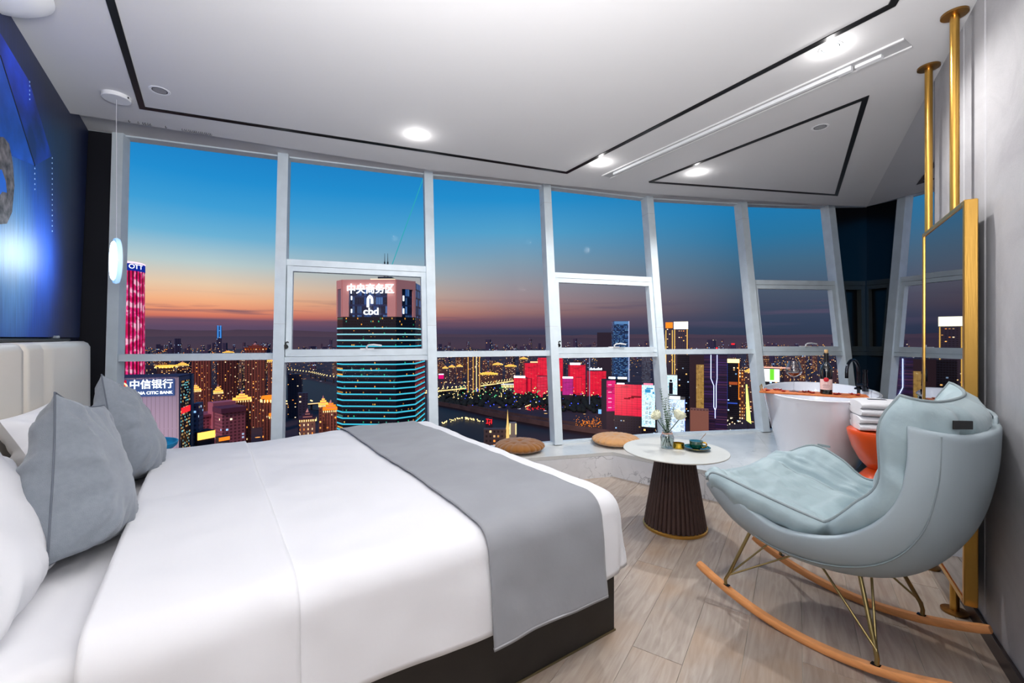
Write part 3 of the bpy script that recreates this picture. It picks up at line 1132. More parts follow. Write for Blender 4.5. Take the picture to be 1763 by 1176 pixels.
# ================================================================== MURAL
def onplane(x, y, u):
    r = (x - 881.5) / F
    Y = u / (0.821 * r + 0.571)
    return Vector((r * Y, Y, CAMH + (582 - y) / F * Y))


def mural_mat():
    m = bpy.data.materials.new('printed_mural'); m.use_nodes = True
    nt = m.node_tree; b = nt.nodes['Principled BSDF']
    g = N(nt, 'ShaderNodeNewGeometry')
    def dist(pt, sc):
        s = N(nt, 'ShaderNodeVectorMath', operation='SUBTRACT'); nt.links.new(g.outputs['Position'], s.inputs[0]); s.inputs[1].default_value = pt
        mm = N(nt, 'ShaderNodeVectorMath', operation='MULTIPLY'); nt.links.new(s.outputs[0], mm.inputs[0]); mm.inputs[1].default_value = sc
        l = N(nt, 'ShaderNodeVectorMath', operation='LENGTH'); nt.links.new(mm.outputs[0], l.inputs[0])
        return l.outputs['Value']
    c = onplane(22, 428, UL + .035)
    d_ = dist(tuple(c), (1.0, 1.0, 0.8))
    col_ = ramp(nt, d_, [(0.0, lin((168, 214, 246))), (0.18, lin((104, 172, 236))), (0.42, lin((16, 84, 186))), (0.75, lin((10, 44, 110))), (1.0, lin((10, 32, 76)))])  # print colours, with the pendant's glow painted in as the bright centre
    mpn = N(nt, 'ShaderNodeMapping'); mpn.inputs['Scale'].default_value = (30, 30, 1.5); nt.links.new(g.outputs['Position'], mpn.inputs[0])
    n1 = N(nt, 'ShaderNodeTexNoise'); n1.inputs['Scale'].default_value = 3.0; n1.inputs['Detail'].default_value = 4; nt.links.new(mpn.outputs[0], n1.inputs[0])
    c2_ = mixc(nt, 1.0, col_, ramp(nt, n1.outputs[0], [(0.3, (0.62, 0.64, 0.68, 1)), (0.7, (1, 1, 1, 1))]), 'MULTIPLY')
    nt.links.new(c2_, b.inputs['Base Color']); b.inputs['Roughness'].default_value = 0.45
    bp = N(nt, 'ShaderNodeBump'); bp.inputs['Strength'].default_value = 0.15; bp.inputs['Distance'].default_value = .003
    nt.links.new(n1.outputs[0], bp.inputs['Height']); nt.links.new(bp.outputs[0], b.inputs['Normal'])
    return m


mu = thing('wall_mural', 'blue printed rain mural with an umbrella filling the wall above the bed', 'mural', Bp(UL + .02, 2.4, 1.31))
far_b = onplane(137, 585, UL + .03); far_t = onplane(152, 196, UL + .03)
va_, vbb, vbt = 0.3, far_b.dot(V), far_t.dot(V)
mb = MB()
zb_, zt_ = 1.305, ZT - 0.01
pp = [Bp(UL + .001, va_, zb_), Bp(UL + .001, vbb, zb_), Bp(UL + .03, vbb, zb_), Bp(UL + .03, va_, zb_)]
pt_ = [Bp(UL + .001, va_, zt_), Bp(UL + .001, vbt, zt_), Bp(UL + .03, vbt, zt_), Bp(UL + .03, va_, zt_)]
mb.hexa(pp + pt_)
obj('printed_panel', mb, mural_mat(), mu, smooth=0)
M_umb = mat('mural_umbrella_print', (14, 62, 196), 0.45, var=(3.2, 0.75))
M_umb2 = mat('mural_umbrella_print_light', (22, 84, 214), 0.45, var=(2.6, 0.8))


def decal(name, pts, m, off, par):
    ps = [onplane(x, y, UL + .03 + off) for x, y in pts]
    b_ = [p - U * 0.002 for p in ps]
    n = len(ps)
    mb = MB().add(ps + b_, [tuple(range(n)), tuple(reversed(range(n, 2 * n)))] + [(i, n + i, n + (i + 1) % n, (i + 1) % n) for i in range(n)])
    return obj(name, mb, m, par, smooth=0)


decal('printed_umbrella', [(-60, -60), (0, 56), (51, 141), (89, 269), (60, 285), (0, 95)], M_umb, .002, mu)
decal('printed_umbrella', [(0, 95), (60, 285), (22, 269), (0, 252), (-60, 200), (-90, -60), (-60, -60)], M_umb2, .002, mu)
decal('printed_rib', [(0, 95), (1.5, 95), (61, 285), (60, 286)], M_pier, .003, mu)
M_hair = mat('mural_sleeve_print', (104, 98, 98), 0.6, var=(26, 0.9))
decal('printed_arm', [(-30, 250), (0, 236), (6, 236), (16, 248), (22, 280), (25, 320), (21, 365), (12, 385), (-40, 390)], M_hair, .003, mu)
decal('printed_glove', [(-20, 300), (3, 292), (10, 312), (12, 332), (4, 330), (-10, 350)], mat('mural_glove_print', (20, 110, 230), 0.5), .0045, mu)
for (x, y0_, y1_) in ((60, 290, 330), (90, 272, 400), (51, 141, 175)):
    dr = MB()
    y = y0_
    while y < y1_:
        a_ = onplane(x, y, UL + .0325); 
        dr.box(a_, (0.003, 0.003, 0.008), rot=rzU)
        y += 7 + (y % 3)
    o = obj('printed_rain_drops', dr, mat('mural_drop_print', (150, 190, 236), 0.5), mu, smooth=0); o['kind'] = 'stuff'
lg = ubox('trim_3', UL + .001, UL + .05, 0.6, 4.1, 1.283, 1.297, M_black, None, 0.003, kind='structure')
lg['label'] = 'thin black ledge between mural and headboard'

# ================================================================== ROCKING CHAIR
CO = Vector((1.47, 2.02, 0)); CF = Vector((-0.552, 0.834, 0)); CR = Vector((0.834, 0.552, 0))


def Cp(a, b, z):
    p = CO + CF * a + CR * b
    return Vector((p.x, p.y, z))


def interp(tab, s):
    """smooth (Catmull-Rom) interpolation of a table of (s, values...)"""
    n = len(tab)
    if s <= tab[0][0]: return Vector(tab[0][1:])
    if s >= tab[-1][0]: return Vector(tab[-1][1:])
    i = max(k for k in range(n) if tab[k][0] <= s)
    t = (s - tab[i][0]) / (tab[i + 1][0] - tab[i][0])
    p1 = Vector(tab[i][1:]); p2 = Vector(tab[i + 1][1:])
    p0 = Vector(tab[i - 1][1:]) if i > 0 else p1 * 2 - p2
    p3 = Vector(tab[i + 2][1:]) if i + 2 < n else p2 * 2 - p1
    return 0.5 * ((2 * p1) + (p2 - p0) * t + (2 * p0 - 5 * p1 + 4 * p2 - p3) * t * t + (3 * p1 - p0 - 3 * p2 + p3) * t ** 3)


ch = thing('rocking_chair', 'padded pale grey-green leather rocking chair on curved wooden runners', 'rocking chair', CO)
# (s, a, z) centre line and rim line, half width
Ctab = [(0, .43, .545, 0), (.10, .40, .46, 0), (.22, .30, .375, 0), (.38, .10, .325, 0), (.52, -.12, .33, 0), (.65, -.31, .40, 0), (.77, -.43, .55, 0), (.89, -.485, .76, 0), (1, -.50, .965, 0)]
Rtab = [(0, .415, .575, 0), (.10, .345, .60, 0), (.22, .20, .545, 0), (.38, .05, .498, 0), (.52, -.13, .53, 0), (.65, -.26, .62, 0), (.77, -.335, .735, 0), (.89, -.36, .87, 0), (1, -.36, 1.0, 0)]
Btab = [(0, .30, 0, 0), (.10, .335, 0, 0), (.22, .355, 0, 0), (.5, .37, 0, 0), (.75, .37, 0, 0), (1, .355, 0, 0)]


def shell_pt(s, t):
    x = t * 2 - 1
    c = interp(Ctab, s); r = interp(Rtab, s); B_ = interp(Btab, s)[0]
    th = abs(x) * pi / 2
    # fuller than an ellipse so that the side walls stand up
    w_ = (1 - math.cos(th)) ** 1.15
    sb = math.sin(th) ** 0.9
    p = c.lerp(r, w_)
    # round the front corners
    return Cp(p[0], math.copysign(B_ * sb, x), p[1])


sh = obj('shell', MB().grid(shell_pt, 60, 56), M_shell, ch, smooth=80)
mod(sh, 'SOLIDIFY', thickness=0.038, offset=0)
mod(sh, 'SUBSURF', levels=1, render_levels=1)
# seam welt along the outer back edges of the shell
for sg in (0.17, 0.83):
    o = obj('back_seam', MB().tube([shell_pt(0.30 + 0.7 * k / 30, sg) + (CR * (0.022 if sg > .5 else -.022) + Vector((0, 0, -.012)) - CF * .004) for k in range(31)], 0.0035, 6), M_pipe, ch, smooth=60)
# rolled flap at the top back
def flap(s, t):
    x = t * 2 - 1
    a_ = shell_pt(1.0, 0.66 + 0.31 * t)
    dn = s
    out_ = (-CF * .6 + CR * .8) * (0.022 * math.sin(min(1, dn * 1.4) * pi / 2)) * (1 - abs(x) ** 3)
    side = CR * x * 0.012 * math.sin(min(1, dn * 1.4) * pi / 2)
    return a_ + out_ + side + Vector((0, 0, 0.024 - (0.05 + 0.03 * math.sin(t * 3)) * dn))
o = obj('back_flap', MB().grid(flap, 8, 40), M_shell, ch, smooth=80)
mod(o, 'SOLIDIFY', thickness=0.012, offset=0)

# quilted cushion: seat with turned-up arms and a tall puffy back
Dtab = [(0, .445, .580, 0), (.12, .37, .555, 0), (.28, .20, .495, 0), (.43, .02, .465, 0), (.54, -.13, .475, 0), (.64, -.26, .55, 0), (.75, -.345, .70, 0), (.88, -.395, .92, 0), (1, -.41, 1.065, 0)]
Etab_n = [(0, .40, .605, 0), (.10, .355, .645, 0), (.28, .17, .615, 0), (.43, -.06, .568, 0), (.50, -.115, .575, 0), (.60, -.20, .67, 0), (.72, -.275, .775, 0), (.88, -.275, .98, 0), (1, -.33, 1.095, 0)]
Etab_f = [(0, .40, .605, 0), (.10, .33, .655, 0), (.24, .21, .715, 0), (.36, .08, .67, 0), (.46, -.04, .60, 0), (.60, -.19, .68, 0), (.72, -.27, .785, 0), (.88, -.275, .99, 0), (1, -.33, 1.105, 0)]
Wtab = [(0, .335, 0, 0), (.1, .345, 0, 0), (.28, .35, 0, 0), (.46, .325, 0, 0), (.6, .335, 0, 0), (.8, .335, 0, 0), (1, .315, 0, 0)]


def mid(s, x):
    c = interp(Dtab, s); r = interp(Etab_n if x < 0 else Etab_f, s); B_ = interp(Wtab, s)[0]
    th = abs(x) * pi / 2
    w_ = (1 - math.cos(th)) ** 1.25
    p = c.lerp(r, w_)
    return Cp(p[0], math.copysign(B_ * math.sin(th), x), p[1])


def cushion_pt(sg):
    def fn(s, t):
        x = t * 2 - 1
        p = mid(s, x)
        e = 1e-3
        ds = mid(min(1, s + e), x) - mid(max(0, s - e), x)
        xa, xb = max(-1, x - e), min(1, x + e)
        dx = mid(s, xb) - mid(s, xa)
        n = ds.cross(dx)
        n = n.normalized() if n.length > 1e-12 else Vector((0, 0, 1))
        # n points up/forward?
        ex = max(0.0, 1 - abs(x) ** 5) ** 0.5
        es = max(0.0, 1 - abs(2 * s - 1) ** 9) ** 0.5
        th = (0.058 + 0.034 * max(0, min(1, (s - .55) * 5))) * ex * es
        # pinched seams: seat/back crease, arm creases and one line down each panel
        for cs, wd, am in ((0.49, 0.035, .75), (0.80, .02, .25)):
            th *= 1 - am * math.exp(-((s - cs) / wd) ** 2)
        for cx, am in ((0.50, .45), (-0.50, .45)):
            if s < .56: th *= 1 - am * math.exp(-((x - cx) / 0.05) ** 2)
        for cx, am in ((0.33, .30), (-0.33, .30)):
            if s > .56: th *= 1 - am * math.exp(-((x - cx) / 0.06) ** 2)
        q = Vector((s * 7, x * 2.4, sg * 5.0))
        wv = mnoise.noise(q * 1.3) * 0.020 + mnoise.noise(Vector((s * 24, x * 4, sg))) * 0.012 + mnoise.noise(Vector((s * 9, x * 16, sg))) * 0.007
        # gathers running out from the edge
        ga = 0.006 * math.sin(s * 95 + 3 * mnoise.noise(Vector((s * 6, x, 0)))) * abs(x) ** 3 * min(1, (1 - abs(x)) * 10)
        return p + n * sg * (th + (wv + ga) * ex * es)
    return fn


tst = (mid(.401, .0) - mid(.399, .0)).cross(mid(.4, .01) - mid(.4, -.01))
sgn = 1 if tst.z > 0 else -1
mb = MB()
mb.grid(cushion_pt(1), 110, 64, flip=False)
mb.grid(cushion_pt(-1), 60, 40, flip=True)
obj('quilted_cushion', mb, M_chair, ch, smooth=80)
f_ = cushion_pt(1)
path = [f_(k / 80, 0) for k in range(81)] + [f_(1, k / 40) for k in range(1, 41)] + [f_(1 - k / 80, 1) for k in range(1, 81)] + [f_(0, 1 - k / 40) for k in range(1, 40)]
obj('piping', MB().tube(path, 0.0062, 8, closed=True), M_pipe, ch, smooth=60)
for cx_ in (-.5, .5):
    P_ = [f_(0.06 + .40 * k / 24, (cx_ + 1) / 2) for k in range(25)]
    obj('stitch_seam', MB().tube(P_, 0.0022, 6), M_pipe, ch, smooth=60)
P_ = [f_(0.49, (k / 20)) for k in range(2, 19)]
obj('stitch_seam', MB().tube(P_, 0.0025, 6), M_pipe, ch, smooth=60)
# black label tab at the top of the back
tA, tB = shell_pt(1.0, .24), shell_pt(1.0, .35)
td_ = (tB - tA).normalized(); tn_ = Vector((td_.y, -td_.x, 0)).normalized()
tC = (tA + tB) / 2 + Vector((0, 0, .030)) - tn_ * .004
tM = Matrix((td_, Vector((0, 0, 1)), td_.cross(Vector((0, 0, 1))))).transposed()
obj('label_tab', MB().rbox(tC, (0.105, 0.030, 0.004), 0.0012, M=tM), M_black, ch, smooth=0)
# little handle loop tab on the far arm
o = obj('strap_tab', MB().rbox(Cp(0.165, 0.352, 0.722), (0.06, 0.004, 0.012), 0.001, rot=rotz_of(CF)), M_pipe, ch, smooth=0)


# rockers and wire legs
def rocker(b):
    pts = []
    n = 40
    for k in range(n + 1):
        a = -0.46 + (0.955) * k / n
        pts.append(Cp(a, b, 0.0155 + 0.46 * a * a))
    mb = MB()
    # rounded rectangular section
    sec = [(-.013, -.0155), (.013, -.0155), (.018, -.009), (.018, .009), (.013, .0155), (-.013, .0155), (-.018, .009), (-.018, -.009)]
    vs = []
    for i, p in enumerate(pts):
        t = (pts[min(i + 1, n)] - pts[max(i - 1, 0)]).normalized()
        up_ = CR.cross(t).normalized()
        if up_.z < 0: up_ = -up_
        sc_ = 1.0 if 0 < i < n else 0.85
        for x, y in sec:
            vs.append(p + CR * x * sc_ + up_ * y * sc_)
    fs = []
    for i in range(n):
        for k in range(8):
            k2 = (k + 1) % 8
            fs.append((i * 8 + k, i * 8 + k2, (i + 1) * 8 + k2, (i + 1) * 8 + k))
    fs.append(tuple(reversed(range(8)))); fs.append(tuple(range(n * 8, n * 8 + 8)))
    mb.add(vs, fs)
    return mb


for b in (-.272, .272):
    obj('rocker', rocker(b), M_rock, ch, smooth=45)
    s = 1 if b > 0 else -1
    zr = lambda a: 0.0155 + 0.46 * a * a + 0.012
    # front leg: bent foot going up
    obj('leg', MB().tube([Cp(.345, b, zr(.345)), Cp(.348, b, zr(.345) + .03), Cp(.335, b * .97, zr(.345) + .06), Cp(.255, b * .72, .385)], 0.0078, 10), M_brass, ch, smooth=60)
    obj('leg', MB().tube([Cp(-.25, b, zr(.25)), Cp(-.252, b, zr(.25) + .03), Cp(-.245, b * .98, zr(.25) + .06), Cp(-.16, b * .62, .355)], 0.0085, 10), M_brass, ch, smooth=60)
    obj('brace', MB().tube([Cp(.345, b, zr(.345) + .045), Cp(.18, b * .45, .345)], 0.0042, 8), M_brass, ch, smooth=60)
    obj('brace', MB().tube([Cp(.342, b, zr(.345) + .05), Cp(.05, b * .25, .325)], 0.0042, 8), M_brass, ch, smooth=60)
    obj('brace', MB().tube([Cp(-.25, b, zr(.25) + .06), Cp(.0, b * .62, .345)], 0.0048, 8), M_brass, ch, smooth=60)
    obj('brace', MB().tube([Cp(-.25, b, zr(.25) + .055), Cp(-.18, b * .38, .36)], 0.0048, 8), M_brass, ch, smooth=60)
    for aa in (.345, -.25):
        obj('foot_plate', MB().rbox(Cp(aa, b, 0.0155 + .46 * aa * aa + .017), (0.035, 0.02, 0.004), 0.001, rot=rotz_of(CF)), M_chrome, ch, smooth=0)
obj('mounting_plate', MB().rbox(Cp(0.04, 0, .318), (0.42, 0.26, 0.012), 0.004, rot=rotz_of(CF)), M_golddark, ch, smooth=0)

# ================================================================== SIDE TABLE
TC = Vector((1.125, 3.03, 0))
tb_ = thing('side_table', 'round white stone side table on a dark fluted cone base', 'table', TC)
TH = 0.53
obj('table_top', MB().lathe([(0.0, TH - .012), (.335, TH - .012), (.343, TH - .008), (.345, TH - .004), (.343, TH), (0, TH)], TC, 96), M_tabletop, tb_, smooth=40)
NF = 40
def flut(an, r, z):
    return 1 + 0.0 * an
obj('cone_core', MB().lathe([(.193, .02), (.117, TH - .012)], TC, 48), M_cone, tb_, smooth=40)
for k in range(NF):
    an = 2 * pi * (k + .5) / NF
    c_, s_ = math.cos(an), math.sin(an)
    p1 = TC + Vector((c_ * .192, s_ * .192, .02)); p2 = TC + Vector((c_ * .116, s_ * .116, TH - .012))
    o = obj('flute', MB().tube([p1, p2], [.0145, .0088], 8), M_cone, tb_, smooth=70)
obj('brass_ring', MB().lathe([(.19, 0), (.208, 0), (.211, .004), (.211, .018), (.206, .022), (.19, .022)], TC, 64), M_gold, tb_, smooth=40)

# ================================================================== BATHTUB
def Tb(w, n, z): return Wp(w, n, z)
tubc = Wp(4.62, 0.155, 0)
tb2 = thing('bathtub', 'white freestanding oval bathtub on the marble platform', 'bathtub', (tubc.x, tubc.y, ZP))
RT_ = 0.62
prof_out = [(.60, 0.0), (.66, .02), (.72, .10), (.80, .24), (.88, .38), (.94, .50), (.975, .58), (.99, RT_ - .006), (1.0, RT_ - .002)]
prof_in = [(.985, RT_ + .004), (.955, RT_ + .003), (.94, RT_ - .01), (.90, .48), (.84, .34), (.76, .20), (.62, .14), (.0, .13)]
mb = MB()
mb.open_lathe(prof_out + prof_in, (tubc.x, tubc.y, ZP), 72, sx=0.80, sy=0.42, rot=rotz_of(D))
obj('tub_body', mb, M_tub, tb2, smooth=60)
fc = Wp(5.02, .485, 0)
fa_ = thing('bath_faucet', 'dark chrome arched bath faucet with a lever beside the tub', 'faucet', (fc.x, fc.y, ZP + RT_))
z0 = ZP + RT_ + .004
fx = Wp(4.94, .46, 0)
tow = (Wp(4.3, 0.15, 0) - fx).normalized()
# deck shelf for the faucet
pts = [Vector((fx.x, fx.y, z0 - .1))]
pts += [Vector((fx.x, fx.y, z0 + .12))]
for k in range(13):
    an = pi * k / 12
    pts.append(Vector((fx.x, fx.y, z0 + .15)) + tow * (.115 * (1 - math.cos(an))) + Vector((0, 0, .105 * math.sin(an))))
pts.append(pts[-1] - Vector((0, 0, .05)))
obj('spout', MB().tube(pts, 0.0125, 12), M_chrome, fa_, smooth=60)
obj('flange', MB().lathe([(.0, 0), (.032, 0), (.032, .012), (.018, .02), (.016, .05), (0, .05)], (fx.x, fx.y, z0 - .01), 20), M_chrome, fa_, smooth=40)
hx = Wp(4.88, .50, 0)
obj('handle', MB().lathe([(.0, 0), (.022, 0), (.024, .04), (.016, .045), (.016, .07), (.019, .072), (.014, .17), (.018, .172), (.018, .19), (0, .19)], (hx.x, hx.y, z0 - .02), 18), M_chrome, fa_, smooth=40)
obj('mixer_body', MB().tube([Vector((fx.x, fx.y, z0 + .03)), Vector((hx.x, hx.y, z0 + .03))], .018, 12), M_chrome, fa_, smooth=60)

# ------------------------------------------------------------------ bath tray across the tub
tw = 4.18
tcc = Wp(tw, .10, ZP + RT_ + .006)
ty = thing('bath_tray', 'reddish bamboo bath tray lying across the tub rim', 'tray', tcc)
rzN = rotz_of(NN)
TZ = ZP + RT_ + 0.004
for k, nn_ in enumerate((-.075, -.025, .025, .075)):
    c = Wp(tw + nn_, .095, TZ + .008)
    obj('slat', MB().rbox(c, (.70, .046, .016), .004, rot=rzN), M_tray, ty, smooth=0)
for n_ in (-.22, .40):
    obj('cross_batten', MB().rbox(Wp(tw, n_, TZ + .019), (.02, .20, .006), .002, rot=rzN), M_tray, ty, smooth=0)
br_ = [Wp(tw - .09, -.245, TZ + .016), Wp(tw - .09, -.25, TZ + .055), Wp(tw + .09, -.25, TZ + .055), Wp(tw + .09, -.245, TZ + .016)]
obj('book_rest', MB().tube(br_, .004, 8), M_gold, ty, smooth=60)
TT = TZ + .0165
# wine glass
gp = Wp(tw + .02, -.02, TT)
gl = thing('wine_glass', 'large wine glass with a little red wine on the bath tray', 'glass', gp)
H = .245
bowl = [(.004, .115), (.018, .12), (.042, .135), (.056, .152), (.060, .165), (.055, .19), (.044, .22), (.038, .243)]
gprof = [(.0, .0), (.036, .0), (.036, .002), (.012, .006), (.0038, .014), (.0035, .11)] + bowl
obj('bowl', MB().open_lathe(gprof + [(r - .0012, z) for r, z in reversed(bowl[1:])], gp, 32), M_glass, gl, smooth=60)
obj('red_wine', MB().lathe([(.0, .119), (.016, .121), (.040, .136), (.053, .150), (.0535, .1505), (0, .1505)], gp, 32), M_wine, gl, smooth=40)
# bottle
bp_ = Wp(tw - .035, .19, TT)
bo = thing('wine_bottle', 'dark red-wine bottle with pink label and cork on the bath tray', 'bottle', bp_)
obj('glass_body', MB().lathe([(0, 0.0), (.036, 0), (.040, .004), (.040, .185), (.036, .205), (.022, .225), (.0155, .24), (.0145, .30), (.0165, .302), (.0165, .312), (0, .312)], bp_, 32), M_bottle, bo, smooth=40)
obj('foil_capsule', MB().lathe([(.0158, .245), (.0155, .30), (.0172, .302), (.0172, .313), (.0, .313)], bp_, 24), M_foil, bo, smooth=40)
obj('cork', MB().lathe([(0, .313), (.0105, .313), (.013, .318), (.013, .336), (.011, .34), (0, .34)], bp_, 20), M_cork, bo, smooth=40)
# label: curved patch facing the camera
def patch(c, r, a0, a1, z0, z1, n=16):
    mb = MB()
    def f(s, t):
        an = a0 + (a1 - a0) * t
        return c + Vector((math.cos(an) * r, math.sin(an) * r, z0 + (z1 - z0) * s))
    mb.grid(f, 2, n)
    return mb
camd = math.atan2(-bp_.y, -bp_.x)
lb = obj('paper_label', patch(bp_, .0408, camd - 1.25, camd + 1.25, .035, .115), M_label, bo, smooth=60)
for (z, hw, hh) in ((.072, .5, .002), (.064, .62, .0022), (.056, .45, .0015), (.048, .55, .002)):
    o = obj('label_line', patch(bp_, .0411, camd - hw, camd + hw, z, z + hh), M_ink, lb, smooth=0)
obj('wax_seal', MB().lathe([(0, .0), (.016, .0), (.017, .003), (.012, .006), (0, .006)], bp_ + Vector((math.cos(camd) * .039, math.sin(camd) * .039, .112)), 20,
                           M=Matrix.Rotation(camd, 3, 'Z') @ Matrix.Rotation(pi / 2, 3, 'Y')), M_seal, lb, smooth=40)
# petals
rp = random.Random(4)
for k, (w_, n_) in enumerate(((.04, -.15), (-.05, -.09), (.05, -.12), (.0, .05), (.03, .08), (-.05, .10), (-.06, .25), (-.02, .27), (.02, .35), (-.03, .38), (-.05, -.2))):
    c = Wp(tw + w_, n_, TT + .003)
    an = rp.uniform(0, 6)
    def f(s, t, an=an):
        x = (s * 2 - 1); y = (t * 2 - 1)
        r_ = .019
        p = Vector((x * r_ * math.sqrt(max(0, 1 - y * y / 2)), y * r_ * .8 * math.sqrt(max(0, 1 - x * x / 2)), .006 * (x * x + y * y) - 0.002))
        return c + Matrix.Rotation(an, 3, 'Z') @ p
    wh = 'at its window end left of the wine glass' if n_ < -.1 else ('between the wine glass and the bottle' if n_ < .15 else ('just right of the wine bottle' if n_ < .3 else 'at its end beside the towels'))
    o = obj('rose_petal', MB().grid(f, 6, 6), M_petal, None, smooth=80, label='red rose petal on the bath tray, ' + wh, cat='petal', group='rose petals on the bath tray')
    mod(o, 'SOLIDIFY', thickness=0.0015)

# ------------------------------------------------------------------ stool and towels
sp = Vector((2.453, 2.914, ZP))
so = thing('hourglass_stool', 'glossy orange hourglass stool carrying the folded towels', 'stool', sp)
obj('lower_cup', MB().lathe([(0, 0), (.155, 0), (.165, .01), (.160, .06), (.125, .14), (.072, .20), (0, .205)], sp, 48), M_orange, so, smooth=50)
obj('upper_cup', MB().lathe([(0, .20), (.072, .202), (.115, .25), (.155, .33), (.178, .41), (.185, .45), (.18, .458), (0, .458)], sp, 48), M_orange, so, smooth=50)


def towel(c, w, d, h, rot, label, seed):
    e = thing('folded_towel', label, 'towel', c, group=None)
    # outline of a towel folded in three: flattened loops
    mbs = []
    def layer(z0_, z1_, inset):
        def fn(s, t):
            an = t * 2 * pi
            # rounded section across the depth, extruded along width
            y = math.cos(an); z = math.sin(an)
            yy = math.copysign(abs(y) ** .5, y) * (d / 2 - inset); zz = math.copysign(abs(z) ** .7, z) * (z1_ - z0_) / 2 + (z0_ + z1_) / 2
            x = (s * 2 - 1) * w / 2
            kk = 1 - 0.10 * abs(s * 2 - 1) ** 6
            wv = mnoise.noise(Vector((x * 9 + seed, yy * 9, z * 2))) * .004
            return Vector(c) + Matrix.Rotation(rot, 3, 'Z') @ Vector((x, yy * kk + wv, zz * kk + wv))
        mb = MB().grid(fn, 24, 40)
        b0 = len(mb.v)
        # end caps
        mb.f.append(tuple(range(0, 40)))
        mb.f.append(tuple(reversed(range(24 * 41, 24 * 41 + 40))))
        return mb
    hh = h / 2
    obj('fold', layer(0, hh * 1.02, 0.0), M_towel, e, smooth=60)
    obj('fold', layer(hh * .98, h, 0.006), M_towel, e, smooth=60)
    return e


rtw = rotz_of(NN) + .12
towel((sp.x + .03, sp.y + .0, ZP + .46), .33, .30, .098, rtw, 'lower of the two folded white towels on the orange stool', 1)
tz = ZP + .46 + .099
towel((sp.x + .03, sp.y + .0, tz), .33, .30, .098, rtw + .05, 'upper folded white towel with dark woven tag on the stool', 5)
tgp = Vector((sp.x, sp.y, tz + .099)) + D * .02 - NN * .02
tg_par = [o for o in bpy.data.objects if o.name.startswith('folded_towel')][-1]
obj('woven_tag', MB().rbox(tgp, (.10, .03, .003), .001, rot=rtw + .1), mat('tag_navy', (30, 36, 52), .8), tg_par, smooth=0)

# ================================================================== STANDING MIRROR ON POLES
mi = thing('pole_mirror', 'tall gold-framed mirror hung between two floor-to-ceiling gold poles', 'mirror', Wp(3.0, .61, 0))
wa, wb = 2.65, 3.404
zb2, zt2 = .145, 1.897
ft = .05
rzD = rotz_of(D)
def mbox(name, w0, w1, n0, n1, z0, z1, m, r=.003, par=mi):
    c = Wp((w0 + w1) / 2, (n0 + n1) / 2, (z0 + z1) / 2)
    return obj(name, MB().rbox(c, (w1 - w0, abs(n1 - n0), z1 - z0), r, rot=rzD), m, par, smooth=0)
n0, n1 = .605, .650
mbox('frame_stile', wa, wa + .022, n0, n1, zb2, zt2, M_gold)
mbox('frame_stile', wb - .022, wb, n0, n1, zb2, zt2, M_gold)
mbox('frame_rail', wa + .022, wb - .022, n0, n1, zt2 - .022, zt2, M_gold)
mbox('frame_rail', wa + .022, wb - .022, n0, n1, zb2, zb2 + .022, M_gold)
mbox('mirror_glass', wa + .022, wb - .022, n0 + .006, n0 + .012, zb2 + .022, zt2 - .022, M_mirror2, .0005)
mbox('back_board', wa + .022, wb - .022, n0 + .014, n1 - .004, zb2 + .022, zt2 - .022, M_black, .001)
for w_ in (2.888, 3.375):
    base = Wp(w_, .628, 0)
    for (za, zc) in ((0.012, zb2 + .001), (zt2 - .001, CH - .01)):
        obj('pole', MB().tube([Vector((base.x, base.y, za)), Vector((base.x, base.y, zc))], .0175, 20), M_gold, mi, smooth=60)
    obj('floor_flange', MB().lathe([(0, 0.001), (.05, .001), (.05, .010), (.03, .014), (0, .014)], base, 32), M_golddark, mi, smooth=40)
    obj('ceiling_flange', MB().lathe([(0, CH - .014), (.03, CH - .014), (.05, CH - .010), (.05, CH), (0, CH)], base, 32), M_golddark, mi, smooth=40)

# ================================================================== THE CITY OUTSIDE
GZ = -150.0          # the room is some 150 m above the streets
rc = random.Random(11)


def gat(x, y):
    """street level point seen in direction x, y"""
    Y = (CAMH - GZ) * F / (y - 582.0)
    return Vector(((x - 881.5) / F * Y, Y, GZ))


